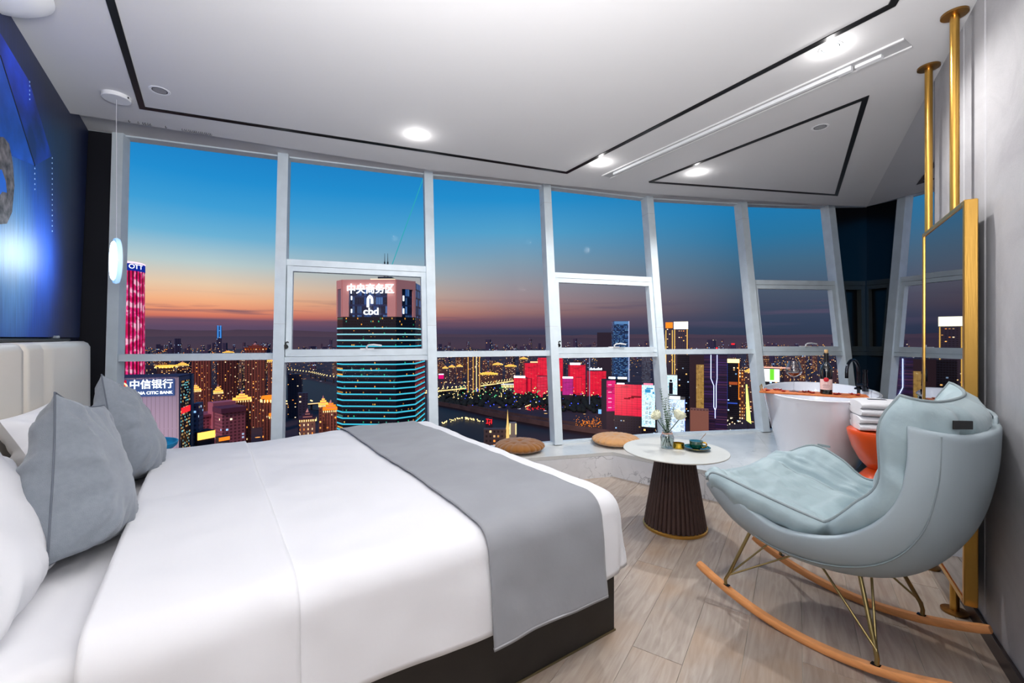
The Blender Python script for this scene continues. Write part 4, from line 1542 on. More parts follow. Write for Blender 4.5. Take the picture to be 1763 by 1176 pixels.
def facade_mat(name, base, cols, frac, gx, gz, strength, wx=0.5, wz=0.45, rough=0.6, rib=None):
    """dark building skin with a grid of windows, some of them lit"""
    m = bpy.data.materials.new(name); m.use_nodes = True
    nt = m.node_tree; b = nt.nodes['Principled BSDF']
    tc = N(nt, 'ShaderNodeTexCoord'); oi = N(nt, 'ShaderNodeObjectInfo')
    sp = N(nt, 'ShaderNodeSeparateXYZ'); nt.links.new(tc.outputs['Object'], sp.inputs[0])
    sn = N(nt, 'ShaderNodeSeparateXYZ'); nt.links.new(tc.outputs['Normal'], sn.inputs[0])
    ax = math_node(nt, 'ABSOLUTE', sn.outputs[0]); ay = math_node(nt, 'ABSOLUTE', sn.outputs[1])
    h = math_node(nt, 'ADD', math_node(nt, 'MULTIPLY', sp.outputs[0], ay), math_node(nt, 'MULTIPLY', sp.outputs[1], ax))
    hx = math_node(nt, 'DIVIDE', h, gx); hz = math_node(nt, 'DIVIDE', sp.outputs[2], gz)
    fx = math_node(nt, 'FRACT', hx); fz = math_node(nt, 'FRACT', hz)
    cx_ = math_node(nt, 'FLOOR', hx); cz = math_node(nt, 'FLOOR', hz)
    cb = N(nt, 'ShaderNodeCombineXYZ')
    nt.links.new(cx_, cb.inputs[0]); nt.links.new(cz, cb.inputs[1])
    nt.links.new(math_node(nt, 'MULTIPLY', oi.outputs['Random'], 91.0), cb.inputs[2])
    wn = N(nt, 'ShaderNodeTexWhiteNoise'); nt.links.new(cb.outputs[0], wn.inputs[0])
    lit = math_node(nt, 'LESS_THAN', wn.outputs['Value'], frac)
    mk = math_node(nt, 'MULTIPLY', math_node(nt, 'LESS_THAN', fx, wx), math_node(nt, 'LESS_THAN', fz, wz))
    wall_ = math_node(nt, 'LESS_THAN', math_node(nt, 'ABSOLUTE', sn.outputs[2]), 0.5)
    e = math_node(nt, 'MULTIPLY', math_node(nt, 'MULTIPLY', lit, mk), wall_)
    sc_ = N(nt, 'ShaderNodeSeparateColor'); nt.links.new(wn.outputs['Color'], sc_.inputs[0])
    n = len(cols)
    cr = ramp(nt, sc_.outputs[1], [(i / n, lin(c)) for i, c in enumerate(cols)], 'CONSTANT')
    nt.links.new(cr, b.inputs['Emission Color'])
    es = math_node(nt, 'MULTIPLY', math_node(nt, 'MULTIPLY', e, strength), math_node(nt, 'ADD', sc_.outputs[2], 0.3))
    nt.links.new(es, b.inputs['Emission Strength'])
    basec = lin(base)
    win = mixc(nt, math_node(nt, 'MULTIPLY', mk, wall_), basec, tuple(v * 0.35 for v in basec[:3]) + (1,))
    nt.links.new(win, b.inputs['Base Color'])
    b.inputs['Roughness'].default_value = rough
    m.cycles.emission_sampling = 'NONE'
    return m


WARM = [(255, 180, 90), (255, 205, 140), (255, 150, 60), (255, 225, 180)]
COOL = [(190, 220, 255), (255, 230, 190), (255, 190, 110), (150, 200, 255)]
F_far = [facade_mat('far_tower_skin_%d' % i, c, COOL, f, 9, 7, s, rough=1) for i, (c, f, s) in enumerate([((86, 76, 104), .10, 2.0), ((76, 72, 102), .07, 2.4), ((98, 80, 100), .13, 1.7)])]  # distance haze is put into these skin colours
F_mid = [facade_mat('mid_tower_skin_%d' % i, c, WARM, f, 4.2, 3.3, s) for i, (c, f, s) in enumerate([((92, 66, 70), .20, 1.7), ((72, 62, 80), .14, 1.9), ((110, 74, 66), .26, 1.4), ((60, 56, 78), .10, 2.2)])]
F_brown = facade_mat('brown_tower_skin', (150, 92, 74), WARM, .16, 3.6, 3.2, 1.7, wx=.42, wz=.5)
F_pink = facade_mat('pink_block_skin', (196, 116, 128), COOL, .07, 3.6, 3.3, 1.6, wx=.55, wz=.55)
F_glassblue = facade_mat('blue_glass_skin', (50, 84, 130), [(90, 150, 220), (130, 190, 240), (70, 120, 190)], .62, 3, 3.4, .55, wx=.9, wz=.5, rough=.2)
F_darkglass = facade_mat('dark_glass_skin', (34, 36, 48), COOL, .06, 3, 3.6, 1.6, wx=.8, wz=.6, rough=.25)
F_cbd = facade_mat('dark_teal_glass_skin', (26, 34, 48), [(255, 190, 80), (40, 190, 130), (255, 170, 60), (60, 150, 130)], .13, 1.3, 2.0, .9, wx=.55, wz=.5, rough=.2)
F_purple = facade_mat('purple_banded_skin', (52, 38, 74), [(110, 60, 150), (80, 50, 130), (140, 80, 120)], .8, 30, 3.6, .30, wx=.97, wz=.35, rough=.3)
E_gold = emis('gold_floodlight', (255, 190, 84), 1.5)
E_goldhot = emis('gold_floodlight_hot', (255, 226, 150), 2.2)
E_orange = emis('orange_floodlight', (255, 140, 40), 1.2)
E_white = emis('white_sign_light', (236, 244, 255), 2.2)
E_cyan = emis('cyan_band_light', (70, 205, 235), 1.0)
E_cyanw = emis('pale_cyan_band_light', (150, 226, 240), 1.0)
E_blue = emis('blue_neon', (120, 150, 255), 1.9)
E_magenta = emis('magenta_led', (236, 20, 120), 0.95)
E_green = emis('green_park_light', (70, 220, 140), 1.3)
E_bluedot = emis('blue_park_light', (70, 90, 255), 1.5)
E_redl = emis('red_light', (255, 40, 50), 1.5)
E_lime = emis('lime_led', (214, 240, 120), 1.8)
M_roof = mat('dark_roof', (54, 48, 60), 0.9)
M_stonep = mat('pinkish_stone', (250, 186, 172), 0.8)


def led_mat(name, c0, c1, gz, strength, streak=(0.02, 0.5), dark=.08):
    """an LED-lit facade: glowing skin with thin dark floor lines and brighter streaks"""
    m = bpy.data.materials.new(name); m.use_nodes = True
    nt = m.node_tree; b = nt.nodes['Principled BSDF']
    tc = N(nt, 'ShaderNodeTexCoord')
    sp = N(nt, 'ShaderNodeSeparateXYZ'); nt.links.new(tc.outputs['Object'], sp.inputs[0])
    fz = math_node(nt, 'FRACT', math_node(nt, 'DIVIDE', sp.outputs[2], gz))
    ln = math_node(nt, 'ADD', math_node(nt, 'MULTIPLY', math_node(nt, 'GREATER_THAN', fz, 0.25), 0.25), 0.75)
    mp_ = N(nt, 'ShaderNodeMapping'); mp_.inputs['Scale'].default_value = (streak[0], streak[0], streak[1]); nt.links.new(tc.outputs['Object'], mp_.inputs[0])
    n_ = N(nt, 'ShaderNodeTexNoise'); n_.inputs['Scale'].default_value = 1.0; n_.inputs['Detail'].default_value = 8; n_.inputs['Roughness'].default_value = .65; nt.links.new(mp_.outputs[0], n_.inputs[0])
    fx_ = math_node(nt, 'FRACT', math_node(nt, 'DIVIDE', math_node(nt, 'ADD', sp.outputs[0], sp.outputs[1]), gz * 2.2))
    ln = math_node(nt, 'MULTIPLY', ln, math_node(nt, 'ADD', math_node(nt, 'MULTIPLY', math_node(nt, 'GREATER_THAN', fx_, 0.12), 0.3), 0.7))
    dk = tuple(int(v * .62) for v in c0)
    cr = ramp(nt, n_.outputs[0], [(0.32, lin(dk)), (0.48, lin(c0)), (0.60, lin(c0)), (0.72, lin(c1))])
    nt.links.new(cr, b.inputs['Emission Color'])
    sn = N(nt, 'ShaderNodeSeparateXYZ'); nt.links.new(tc.outputs['Normal'], sn.inputs[0])
    wl_ = math_node(nt, 'LESS_THAN', math_node(nt, 'ABSOLUTE', sn.outputs[2]), 0.5)
    nt.links.new(math_node(nt, 'MULTIPLY', math_node(nt, 'MULTIPLY', ln, strength), wl_), b.inputs['Emission Strength'])
    b.inputs['Base Color'].default_value = lin((40, 20, 30))
    m.cycles.emission_sampling = 'NONE'
    return m


L_red = led_mat('red_led_skin', (236, 12, 52), (255, 120, 110), 3.4, 1.0, (.05, .12))
L_red2 = led_mat('dark_red_led_skin', (150, 10, 40), (200, 40, 60), 3.4, .9, (.05, .12))
L_mag = led_mat('magenta_led_skin', (240, 20, 120), (255, 90, 160), 3.4, 1.0, (.05, .12))


def place_box(x0, x1, ytop, Y, depth, rot=0.0, zb=GZ):
    """centre, size and heading of a tower whose front spans x0..x1 with its roof line at ytop"""
    ca = math.atan(((x0 + x1) / 2 - 881.5) / F)      # the front looks back along the line of sight, about
    w = (x1 - x0) / F * Y * math.cos(ca)
    c = at((x0 + x1) / 2, 582, Y)
    zt = CAMH + (582 - ytop) / F * Y
    return c, w, zt, -ca + rot


def tower(name, label, cat, x0, x1, ytop, Y, m, depth=None, rot=0.0, group=None, empty=False, zb=GZ):
    c, w, zt, rz = place_box(x0, x1, ytop, Y, depth, rot)
    dp = depth or w * 0.8
    fw = Vector((-math.sin(rz), math.cos(rz), 0))
    cc = Vector((c.x, c.y, 0)) + fw * dp / 2
    mb = MB().box((0, 0, (zt - zb) / 2), (w, dp, zt - zb))
    if empty:
        e = thing(name, label, cat, (cc.x, cc.y, zb), group=group, rotz=rz)
        o = obj('tower_body', mb, m, None, smooth=0)
        o.parent = e
        return e, w, dp, zt - zb
    o = obj(name, mb, m, None, smooth=0, label=label, cat=cat, group=group)
    o.location = (cc.x, cc.y, zb); o.rotation_euler = (0, 0, rz)
    return o, w, dp, zt - zb


def sub_(e, name, mb, m, smooth=0, kind=None):
    o = obj(name, mb, m, None, smooth=smooth)
    o.parent = e
    if kind: o['kind'] = kind
    return o


# ------------------------------------------------------------------ ground, river, hills
def ground_mat():
    m = bpy.data.materials.new('city_ground'); m.use_nodes = True
    nt = m.node_tree; b = nt.nodes['Principled BSDF']
    tc = N(nt, 'ShaderNodeTexCoord')
    n_ = N(nt, 'ShaderNodeTexNoise'); n_.inputs['Scale'].default_value = 0.006; n_.inputs['Detail'].default_value = 8; nt.links.new(tc.outputs['Object'], n_.inputs[0])
    nt.links.new(ramp(nt, n_.outputs[0], [(.35, lin((44, 42, 58))), (.55, lin((74, 62, 70))), (.7, lin((96, 74, 70)))]), b.inputs['Base Color'])
    vo = N(nt, 'ShaderNodeTexVoronoi'); vo.inputs['Scale'].default_value = 0.035; nt.links.new(tc.outputs['Object'], vo.inputs['Vector'])
    spot = math_node(nt, 'LESS_THAN', vo.outputs['Distance'], 0.13)
    sc_ = N(nt, 'ShaderNodeSeparateColor'); nt.links.new(vo.outputs['Color'], sc_.inputs[0])
    on = math_node(nt, 'LESS_THAN', sc_.outputs[0], 0.55)
    nt.links.new(ramp(nt, sc_.outputs[1], [(0, lin((255, 170, 80))), (.5, lin((255, 200, 120))), (.8, lin((230, 230, 255)))], 'CONSTANT'), b.inputs['Emission Color'])
    nt.links.new(math_node(nt, 'MULTIPLY', math_node(nt, 'MULTIPLY', spot, on), 1.2), b.inputs['Emission Strength'])
    b.inputs['Roughness'].default_value = 0.9
    m.cycles.emission_sampling = 'NONE'
    return m


o = obj('city_ground', MB().box((0, 6500, GZ - 1), (18000, 14000, 2)), ground_mat(), None, smooth=0, kind='structure')
riv = [gat(x, y) for x, y in [(480, 648), (540, 656), (592, 668), (700, 688), (800, 678), (884, 664), (890, 668), (812, 682), (748, 694), (842, 716), (955, 736), (1060, 752), (1060, 800), (740, 800), (640, 740), (560, 708), (480, 700)]]
m_w = mat('river_water', (40, 32, 34), 0.5, spec=.15, bump=(0.12, 0.5, 4))
rw = obj('river', MB().prism([(p.x, p.y) for p in riv], GZ, GZ + .6), m_w, None, smooth=0, kind='structure')
# embankment walls along the river
em = thing('river_embankment', 'long pale stone embankment wall curving along the dark river', 'embankment', gat(850, 718))
def wallstrip(pts, h, t, m, name):
    P = [gat(x, y) for x, y in pts]
    mb = MB()
    for i in range(len(P) - 1):
        mb.beam(P[i] + Vector((0, 0, h / 2)), P[i + 1] + Vector((0, 0, h / 2)), t, h)
    return obj(name, mb, m, em, smooth=0)
M_emb = mat('embankment_stone', (66, 54, 54), 0.9, var=(.05, .3))
wallstrip([(750, 697), (790, 704), (842, 716), (900, 727), (960, 738), (1060, 752)], 9, 3, M_emb, 'embankment_wall')
wallstrip([(748, 692), (800, 699), (860, 711), (960, 727), (1060, 742)], 5, 2, M_emb, 'embankment_wall')
# hills on the horizon
def hills(name, x0, x1, ytops, Y, col):
    n = 60; vs = []; fs = []
    for i in range(n + 1):
        x = x0 + (x1 - x0) * i / n
        k = (i / n) * (len(ytops) - 1); j = min(int(k), len(ytops) - 2); f = k - j
        f = f * f * (3 - 2 * f)
        yt = ytops[j] * (1 - f) + ytops[j + 1] * f + 1.6 * mnoise.noise(Vector((x * .05, Y, 0)))
        p = at(x, yt, Y)
        vs += [(p.x, p.y - 900, GZ - 1), (p.x, p.y, p.z), (p.x, p.y + 900, GZ - 1)]
    for i in range(n):
        a = i * 3
        fs += [(a, a + 3, a + 4, a + 1), (a + 1, a + 4, a + 5, a + 2)]
    mb = MB().add(vs, fs)
    return obj(name, mb, mat(name + '_haze', col, 1.0), None, smooth=60, kind='structure')  # haze over the hills is put into their flat colour
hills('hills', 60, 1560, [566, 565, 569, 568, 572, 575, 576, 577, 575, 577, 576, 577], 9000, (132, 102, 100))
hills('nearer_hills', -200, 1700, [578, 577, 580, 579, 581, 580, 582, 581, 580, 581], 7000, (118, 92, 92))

# ------------------------------------------------------------------ distant and middle-distance high-rises
BAYS = ((490, 'first'), (738, 'second'), (945, 'third'), (1130, 'fourth'), (1292, 'fifth'), (2000, 'sixth'))
def bay(x): return next(n for lim, n in BAYS if x < lim)
TONE_F = ['purplish', 'bluish', 'rosy grey']
TONE_M = ['brownish', 'violet grey', 'reddish brown', 'slate coloured']
for k in range(190):
    Y = rc.uniform(2000, 6200)
    x = rc.uniform(205, 1445)
    wpx = rc.uniform(3, 9) * 2800 / Y + 1.5
    hh = rc.uniform(45, 110) + (45 if rc.random() < .12 else 0)
    yt = 582 - (GZ + hh - CAMH) / Y * F
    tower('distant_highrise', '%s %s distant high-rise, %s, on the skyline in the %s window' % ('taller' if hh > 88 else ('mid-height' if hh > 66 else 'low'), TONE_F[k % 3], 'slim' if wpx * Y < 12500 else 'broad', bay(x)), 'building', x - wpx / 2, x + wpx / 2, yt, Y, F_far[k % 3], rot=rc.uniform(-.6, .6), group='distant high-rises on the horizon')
RIVERX = lambda x, Y: (480 < x < 600 and 900 < Y < 1750) or (700 < x < 1060 and 500 < Y < 1500)
for k in range(150):
    Y = rc.uniform(760, 2100)
    x = rc.uniform(190, 1440)
    if RIVERX(x, Y) or (560 < x < 735 and Y < 900): continue
    if 880 < x < 1300 and Y < 1500: continue
    w_ = rc.uniform(18, 34)
    hh = rc.uniform(35, 95)
    yt = 582 - (GZ + hh - CAMH) / Y * F
    wpx = w_ * F / Y
    o, w, dp, h = tower('city_highrise', '%s %s %s block with warm lit windows in the %s window' % ('tall' if hh > 75 else ('mid-height' if hh > 55 else 'low'), 'broad' if w_ > 26 else 'slim', TONE_M[k % 4], bay(x)), 'building', x - wpx / 2, x + wpx / 2, yt, Y, F_mid[k % 4], rot=rc.uniform(-.5, .5), group='mid-distance high-rises')

# floodlit roof crowns on some mid-distance towers
def crown_tower(name, label, x0, x1, ytop, Y, m, crown='pagoda', group=None, rot=0.0, em=E_gold, ribs=0, hot=E_goldhot):
    e, w, dp, h = tower(name, label, 'building', x0, x1, ytop, Y, m, rot=rot, empty=True, group=group)
    if crown == 'pagoda':
        mb = MB()
        mb.box((0, 0, h + .8), (w * 1.12, dp * 1.12, 1.6))
        mb.box((0, 0, h + 3.4), (w * .7, dp * .7, 1.4))
        mb.box((0, 0, h + 5.6), (w * .36, dp * .36, 1.2))
        sub_(e, 'lit_eaves', mb, em)
        mb = MB()
        mb.box((0, 0, h + 2.2), (w * .6, dp * .6, 2.6)); mb.box((0, 0, h + 4.6), (w * .3, dp * .3, 2.0)); mb.lathe([(w * .12, h + 6), (0, h + 10)], seg=8)
        sub_(e, 'crown', mb, M_stonep)
        mb = MB()
        for i in range(8):
            x_ = -w * .5 + w * i / 7
            mb.box((x_, -dp * .57, h - 1.2), (.6, .4, 1.8))
            mb.box((w * .57, -dp * .5 + dp * i / 7, h - 1.2), (.4, .6, 1.8))
        o = sub_(e, 'lamps', mb, hot); o['kind'] = 'stuff'
    elif crown == 'ring':
        mb = MB().lathe([(w * .55, h - 3), (w * .6, h), (w * .56, h + 2), (w * .5, h + 2), (w * .5, h - 3)], seg=20)
        sub_(e, 'lit_ring', mb, em)
        mb = MB()
        for i in range(20):
            a_ = 2 * pi * i / 20
            mb.box((math.cos(a_) * w * .62, math.sin(a_) * w * .62, h - 2.4), (.8, .8, 2.6))
        o = sub_(e, 'lamps', mb, hot); o['kind'] = 'stuff'
    if ribs:
        mb = MB()
        for i in range(ribs):
            x_ = -w / 2 + w * (i + .5) / ribs
            mb.box((x_, -dp / 2 - .4, h / 2), (w / ribs * .28, .9, h))
            mb.box((w / 2 + .4, -dp / 2 + dp * (i + .5) / ribs, h / 2), (.9, dp / ribs * .28, h))
        o = sub_(e, 'facade_ribs', mb, mat(name + '_ribs', (176, 104, 82), .8)); o['kind'] = 'stuff'
    return e


crown_tower('residential_tower', 'ribbed brown tower just right of the bank building, flat top', 330, 363, 621, 760, F_brown, None, ribs=7)
crown_tower('residential_tower', 'second ribbed brown tower from the bank, left of the double window post', 374, 409, 619, 760, F_brown, None, ribs=7)
crown_tower('residential_tower', 'tallest ribbed brown tower with a stepped red crown', 422, 457, 600, 740, F_brown, 'pagoda', ribs=7, em=emis('dull_red_flood', (120, 50, 40), .6), hot=E_orange)
crown_tower('residential_tower', 'brown tower with vertical gold light lines by the first window post', 461, 482, 622, 700, F_brown, 'pagoda', ribs=4)
crown_tower('residential_tower', 'slim tower with a bright gold ring of lamps above the bank sign', 270, 302, 631, 1000, F_mid[0], 'ring')
crown_tower('residential_tower', 'slim tower with broken gold roof lights beside the ringed tower', 304, 324, 629, 1050, F_mid[0], 'pagoda')
crown_tower('lantern_pavilion', 'orange floodlit pagoda roof close to the bank tower', 329, 345, 672, 560, F_brown, 'pagoda')
crown_tower('lantern_pavilion', 'orange floodlit pagoda roof between the two ribbed brown towers', 368, 383, 675, 560, F_brown, 'pagoda')
crown_tower('gold_crown_tower', 'tower with bright gold eaves and beaded edge lights beside the pink block', 402, 431, 689, 470, F_brown, 'pagoda', ribs=6)
crown_tower('gold_crown_tower', 'tower with a round orange lit crown near the first window post', 452, 480, 686, 430, F_brown, 'ring', ribs=5, em=E_orange)
crown_tower('gold_crown_tower', 'low tower with orange lamps at the foot of the first post', 464, 486, 716, 400, F_brown, 'pagoda', em=E_orange)
crown_tower('gold_crown_tower', 'pale stone tower with pyramid top in the second window', 516, 543, 722, 420, facade_mat('cream_tower_skin', (150, 110, 96), WARM, .8, 3.6, 4.2, 1.0, wx=.3), 'pagoda', em=mat('tower_roof_purple', (70, 44, 70), .8))
crown_tower('gold_crown_tower', 'slim dark tower with a pale blue roof line by the river', 513, 530, 677, 560, F_mid[3], None)
crown_tower('gold_crown_tower', 'orange lit tower left of the blue banded tower, gold roof', 549, 564, 697, 470, F_brown, 'pagoda', em=E_gold)
crown_tower('gold_crown_tower', 'broad orange lit block touching the blue banded tower', 557, 582, 706, 440, F_brown, 'pagoda', em=E_orange, ribs=5)
for (xa, xb, yt, Y, lb) in ((849, 865, 628, 1500, 'floodlit gold roof left of the red towers, first in the pair'), (870, 888, 631, 1500, 'floodlit gold roof nearest the red towers'),
                           (826, 855, 645, 1300, 'long low gold floodlit roof above the bridge end'), (895, 908, 618, 1700, 'faint gold roof ring behind the red towers'),
                           (762, 771, 634, 1500, 'dim yellow roof over the magenta lit block'), (773, 783, 632, 1500, 'dim yellow roof beside the dim one over the magenta block'), (786, 796, 631, 1500, 'dim yellow roof left of the gold striped tower'),
                           (1283, 1300, 640, 900, 'small gold lit roof beside the fifth post')):
    crown_tower('floodlit_tower', lb, xa, xb, yt, Y, F_mid[0], 'pagoda')
crown_tower('floodlit_tower', 'small gold lamp cluster building on the left skyline', 384, 402, 607, 1900, F_mid[0], 'pagoda')
# gold striped tower
e, w, dp, h = tower('gold_striped_tower', 'tower with four vertical gold light lines in the third window', 'building', 803, 827, 608, 1150, F_mid[1], empty=True)
for i, x_ in enumerate((-.38, -.02, .22, .44)):
    sub_(e, 'light_line', MB().box((x_ * w, -dp / 2 - .6, h / 2), (1.3, 1, h)), E_goldhot if i == 2 else E_gold)
# magenta topped block
e, w, dp, h = tower('magenta_block', 'small block with magenta lit top beyond the bridge', 'building', 755, 764, 645, 1250, F_mid[3], empty=True)
sub_(e, 'lit_top', MB().box((0, -dp / 2 - .4, h - 6), (w, .8, 12)), E_magenta)
sub_(e, 'lit_sign', MB().box((0, -dp / 2 - 1, h + 1), (w, .8, 2.6)), E_white)
# blue pair of thin towers far left, on the skyline
e, w, dp, h = tower('blue_needle_tower', 'thin blue lit twin-spired tower on the left skyline', 'building', 373, 382, 562, 3600, F_far[1], empty=True)
for s in (-1, 1):
    sub_(e, 'lit_shaft', MB().box((s * w * .25, -dp / 2 - 2, h * .82), (w * .3, 3, h * .42)), emis('blue_shaft_%d' % s, (70, 150, 240), .9))

# ------------------------------------------------------------------ pink light tower at the far left
PC = at(216, 582, 600)
pt_e = thing('pink_light_tower', 'tall round tower striped with pink and red light at the left window edge', 'building', (PC.x, PC.y, GZ))
pr_ = 20.5


def pink_mat():
    m = bpy.data.materials.new('pink_led_stripes'); m.use_nodes = True
    nt = m.node_tree; b = nt.nodes['Principled BSDF']
    tc = N(nt, 'ShaderNodeTexCoord'); sp = N(nt, 'ShaderNodeSeparateXYZ'); nt.links.new(tc.outputs['Object'], sp.inputs[0])
    an = math_node(nt, 'ARCTAN2', sp.outputs[1], sp.outputs[0])
    f_ = math_node(nt, 'FRACT', math_node(nt, 'MULTIPLY', an, 30 / (2 * pi)))
    st_ = math_node(nt, 'LESS_THAN', f_, 0.55)
    n_ = N(nt, 'ShaderNodeTexNoise'); n_.inputs['Scale'].default_value = .11; n_.inputs['Detail'].default_value = 4; nt.links.new(tc.outputs['Object'], n_.inputs[0])
    cr = ramp(nt, n_.outputs[0], [(.40, lin((190, 12, 74))), (.52, lin((226, 40, 120))), (.62, lin((255, 170, 200)))])
    nt.links.new(cr, b.inputs['Emission Color'])
    nt.links.new(math_node(nt, 'ADD', math_node(nt, 'MULTIPLY', st_, 1.0), .12), b.inputs['Emission Strength'])
    b.inputs['Base Color'].default_value = lin((50, 12, 40))
    m.cycles.emission_sampling = 'NONE'
    return m


hp = CAMH + (582 - 468) / F * 600 - GZ
ht = CAMH + (582 - 452) / F * 600 - GZ
o = sub_(pt_e, 'striped_shaft', MB().lathe([(pr_, 0), (pr_, hp)], seg=64), pink_mat(), smooth=60)
sub_(pt_e, 'blue_band', MB().lathe([(pr_ + .4, hp), (pr_ + .4, ht - 3), (pr_, ht - 3)], seg=64), emis('tower_blue_band', (24, 50, 170), .8), smooth=60)
sub_(pt_e, 'lit_rim', MB().lathe([(pr_ + .6, ht - 3), (pr_ + .6, ht - 1.2), (pr_ - 2, ht)], seg=64), emis('tower_rim', (250, 210, 230), 1.4), smooth=60)
for i, ch_ in enumerate('OTT'):
    a_ = math.radians(17 + i * 15)
    cd = Vector((-PC.x, -PC.y, 0)).normalized()
    dr_ = Matrix.Rotation(a_, 3, 'Z') @ cd
    xd_ = Vector((-dr_.y, dr_.x, 0))
    text_mesh('lit_letter', ch_, 8.5, E_white, pt_e, Vector((PC.x, PC.y, 0)) + dr_ * (pr_ + 1.2) + Vector((0, 0, GZ + hp + 5.5)), xd_, (0, 0, 1), .2)

# ------------------------------------------------------------------ bank building with the lit sign
Cc = Vector((-229.0, 300.0, 0))
dl = Vector((-25, -8, 0)).normalized(); dr = Vector((-8, 25, 0)).normalized()
be = thing('bank_building', 'grey bank building with glowing white sign at the lower left window', 'building', (Cc.x, Cc.y, GZ))
zt = -25.5
M_bank = facade_mat('bank_panel_skin', (118, 124, 156), COOL, .0, 2.4, 60, .0, wx=.08, wz=.99)
M_bankw = mat('bank_grey', (126, 128, 150), .6)
def quad_box(par, name, o0, a, la, b, lb, z0, z1, m, **k):
    p = [o0, o0 + a * la, o0 + a * la + b * lb, o0 + b * lb]
    mb = MB().hexa([Vector((q.x, q.y, z0)) for q in p] + [Vector((q.x, q.y, z1)) for q in p])
    return obj(name, mb, m, par, smooth=0)
quad_box(be, 'main_block', Cc, dl, 42, dr, 27, GZ, zt, M_bank)
quad_box(be, 'roof_parapet', Cc - dl * .5 - dr * .5, dl, 43, dr, 28, zt, zt + .6, mat('bank_roof', (30, 40, 84), .7))
nl = Vector((dl.y, -dl.x, 0));
if nl.dot(-Cc) < 0: nl = -nl
nr_ = Vector((dr.y, -dr.x, 0))
if nr_.dot(Vector((1, 0, 0))) < 0: nr_ = -nr_
sg = quad_box(be, 'sign_board', Cc + dl * 1.5 + nl * .3, dl, 40, nl, .6, zt - 12.5, zt - 1.2, emis('sign_board_glow', (92, 120, 190), .55))
quad_box(be, 'red_glow_board', Cc + dl * 28 + nl * 1.0, dl, 14, nl, .3, zt - 14, zt - 1.2, emis('sign_red_glow', (226, 30, 60), .8))
tx = Cc + nl * 1.4
text_mesh('sign_characters', '中信银行', 6.6, E_white, be, tx + dl * 14.2 + Vector((0, 0, zt - 4.6)), -dl, (0, 0, 1), .2, offset=.06, sx=.93)
text_mesh('sign_letters', 'CHINA CITIC BANK', 2.7, E_white, be, tx + dl * 14.2 + Vector((0, 0, zt - 10.1)), -dl, (0, 0, 1), .2, offset=.03, sx=1.0)
lc = tx + dl * 31 + nl * .6 + Vector((0, 0, zt - 6.4))
Ml = Matrix((-dl, Vector((0, 0, 1)), nl)).transposed()
obj('logo_disc', MB().lathe([(0, 0), (4.4, 0), (4.4, .4), (0, .4)], lc, 40, M=Ml), emis('logo_glow', (255, 214, 170), 1.5), be, smooth=0)
for rr in (1.2, 2.2, 3.2):
    obj('logo_ring', MB().lathe([(rr, .42), (rr + .35, .42), (rr + .35, .6), (rr, .6)], lc, 40, M=Ml), emis('logo_red', (236, 60, 40), 1.2), be, smooth=0)
# right-hand face: lit glass strip between grey fins
for (a_, b_) in ((0, 3), (22.5, 26.9)):
    quad_box(be, 'corner_fin', Cc + dr * a_ + nr_ * .05, dr, b_ - a_, nr_, .8, GZ, zt + .1, M_bankw)
quad_box(be, 'glass_strip', Cc + dr * 4 + nr_ * .05, dr, 17.5, nr_, .4, GZ, zt - 3, facade_mat('bank_glass', (20, 24, 44), [(250, 220, 150), (140, 230, 240), (255, 190, 110)], .55, 1.4, 2.3, 1.3, wx=.5, wz=.5))
quad_box(be, 'neon_lines', Cc + dr * 12 + nr_ * .5, dr, 5, nr_, .3, zt - 18, zt - 4, facade_mat('bank_neon', (20, 40, 60), [(120, 230, 240)], .6, 1.6, 1.8, 1.3, wx=.7, wz=.3))
quad_box(be, 'red_sign', Cc + dr * 5 + nr_ * .6, dr, 15, nr_, .3, zt - 26, zt - 22, E_redl)
# lower wing in front and blue-grey side wing
wc = Cc + dl * 20 + nl * 10
quad_box(be, 'lower_wing', wc, dl, 24, -nl, 9.8, GZ, zt - 27, facade_mat('bank_wing_skin', (150, 140, 150), WARM, .35, 5, 3.6, 1.0, wx=.55, wz=.6))
quad_box(be, 'wing_roof', wc + nl * .3 - dl * .3, dl, 24.6, -nl, 10.4, zt - 27, zt - 26, mat('wing_roof', (50, 40, 70), .8))
quad_box(be, 'side_wing', Cc + dr * 27 + nr_ * 0, dr, 9, nr_, 4, GZ, zt - 22, facade_mat('side_wing_skin', (90, 104, 140), COOL, .15, 3, 3.4, 1.2))

# pink mid-rise block below, with stepped roof
pb = thing('pink_midrise', 'rose coloured apartment block with stepped roof and small balconies', 'building', at(390, 582, 440) * 1 + Vector((0, 0, GZ - CAMH)))
def pbox(name, x0, x1, yt, Y, dp, m, zb=GZ, rot=.35):
    c, w, zt_, rz = place_box(x0, x1, yt, Y, dp, rot)
    fw = Vector((-math.sin(rz), math.cos(rz), 0)); cc = Vector((c.x, c.y, 0)) + fw * dp / 2
    o = obj(name, MB().box((0, 0, (zt_ - zb) / 2), (w, dp, zt_ - zb)), m, pb, smooth=0)
    M_ = Matrix.Translation((cc.x, cc.y, zb)) @ Matrix.Rotation(rz, 4, 'Z')
    o.matrix_basis = M_
    return o
pbox('block', 382, 424, 704, 440, 20, F_pink)
pbox('block', 340, 386, 716, 450, 22, F_pink)
pbox('roof_storey', 366, 408, 692, 455, 14, mat('rose_render', (214, 128, 140), .8))
pbox('roof_slab', 380, 426, 701.5, 438, 23, mat('roof_slab_rose', (120, 66, 88), .8), zb=-73.0)
pbox('roof_deck', 338, 384, 713.5, 448, 25, mat('roof_deck_rose', (170, 96, 112), .8), zb=-79.0)
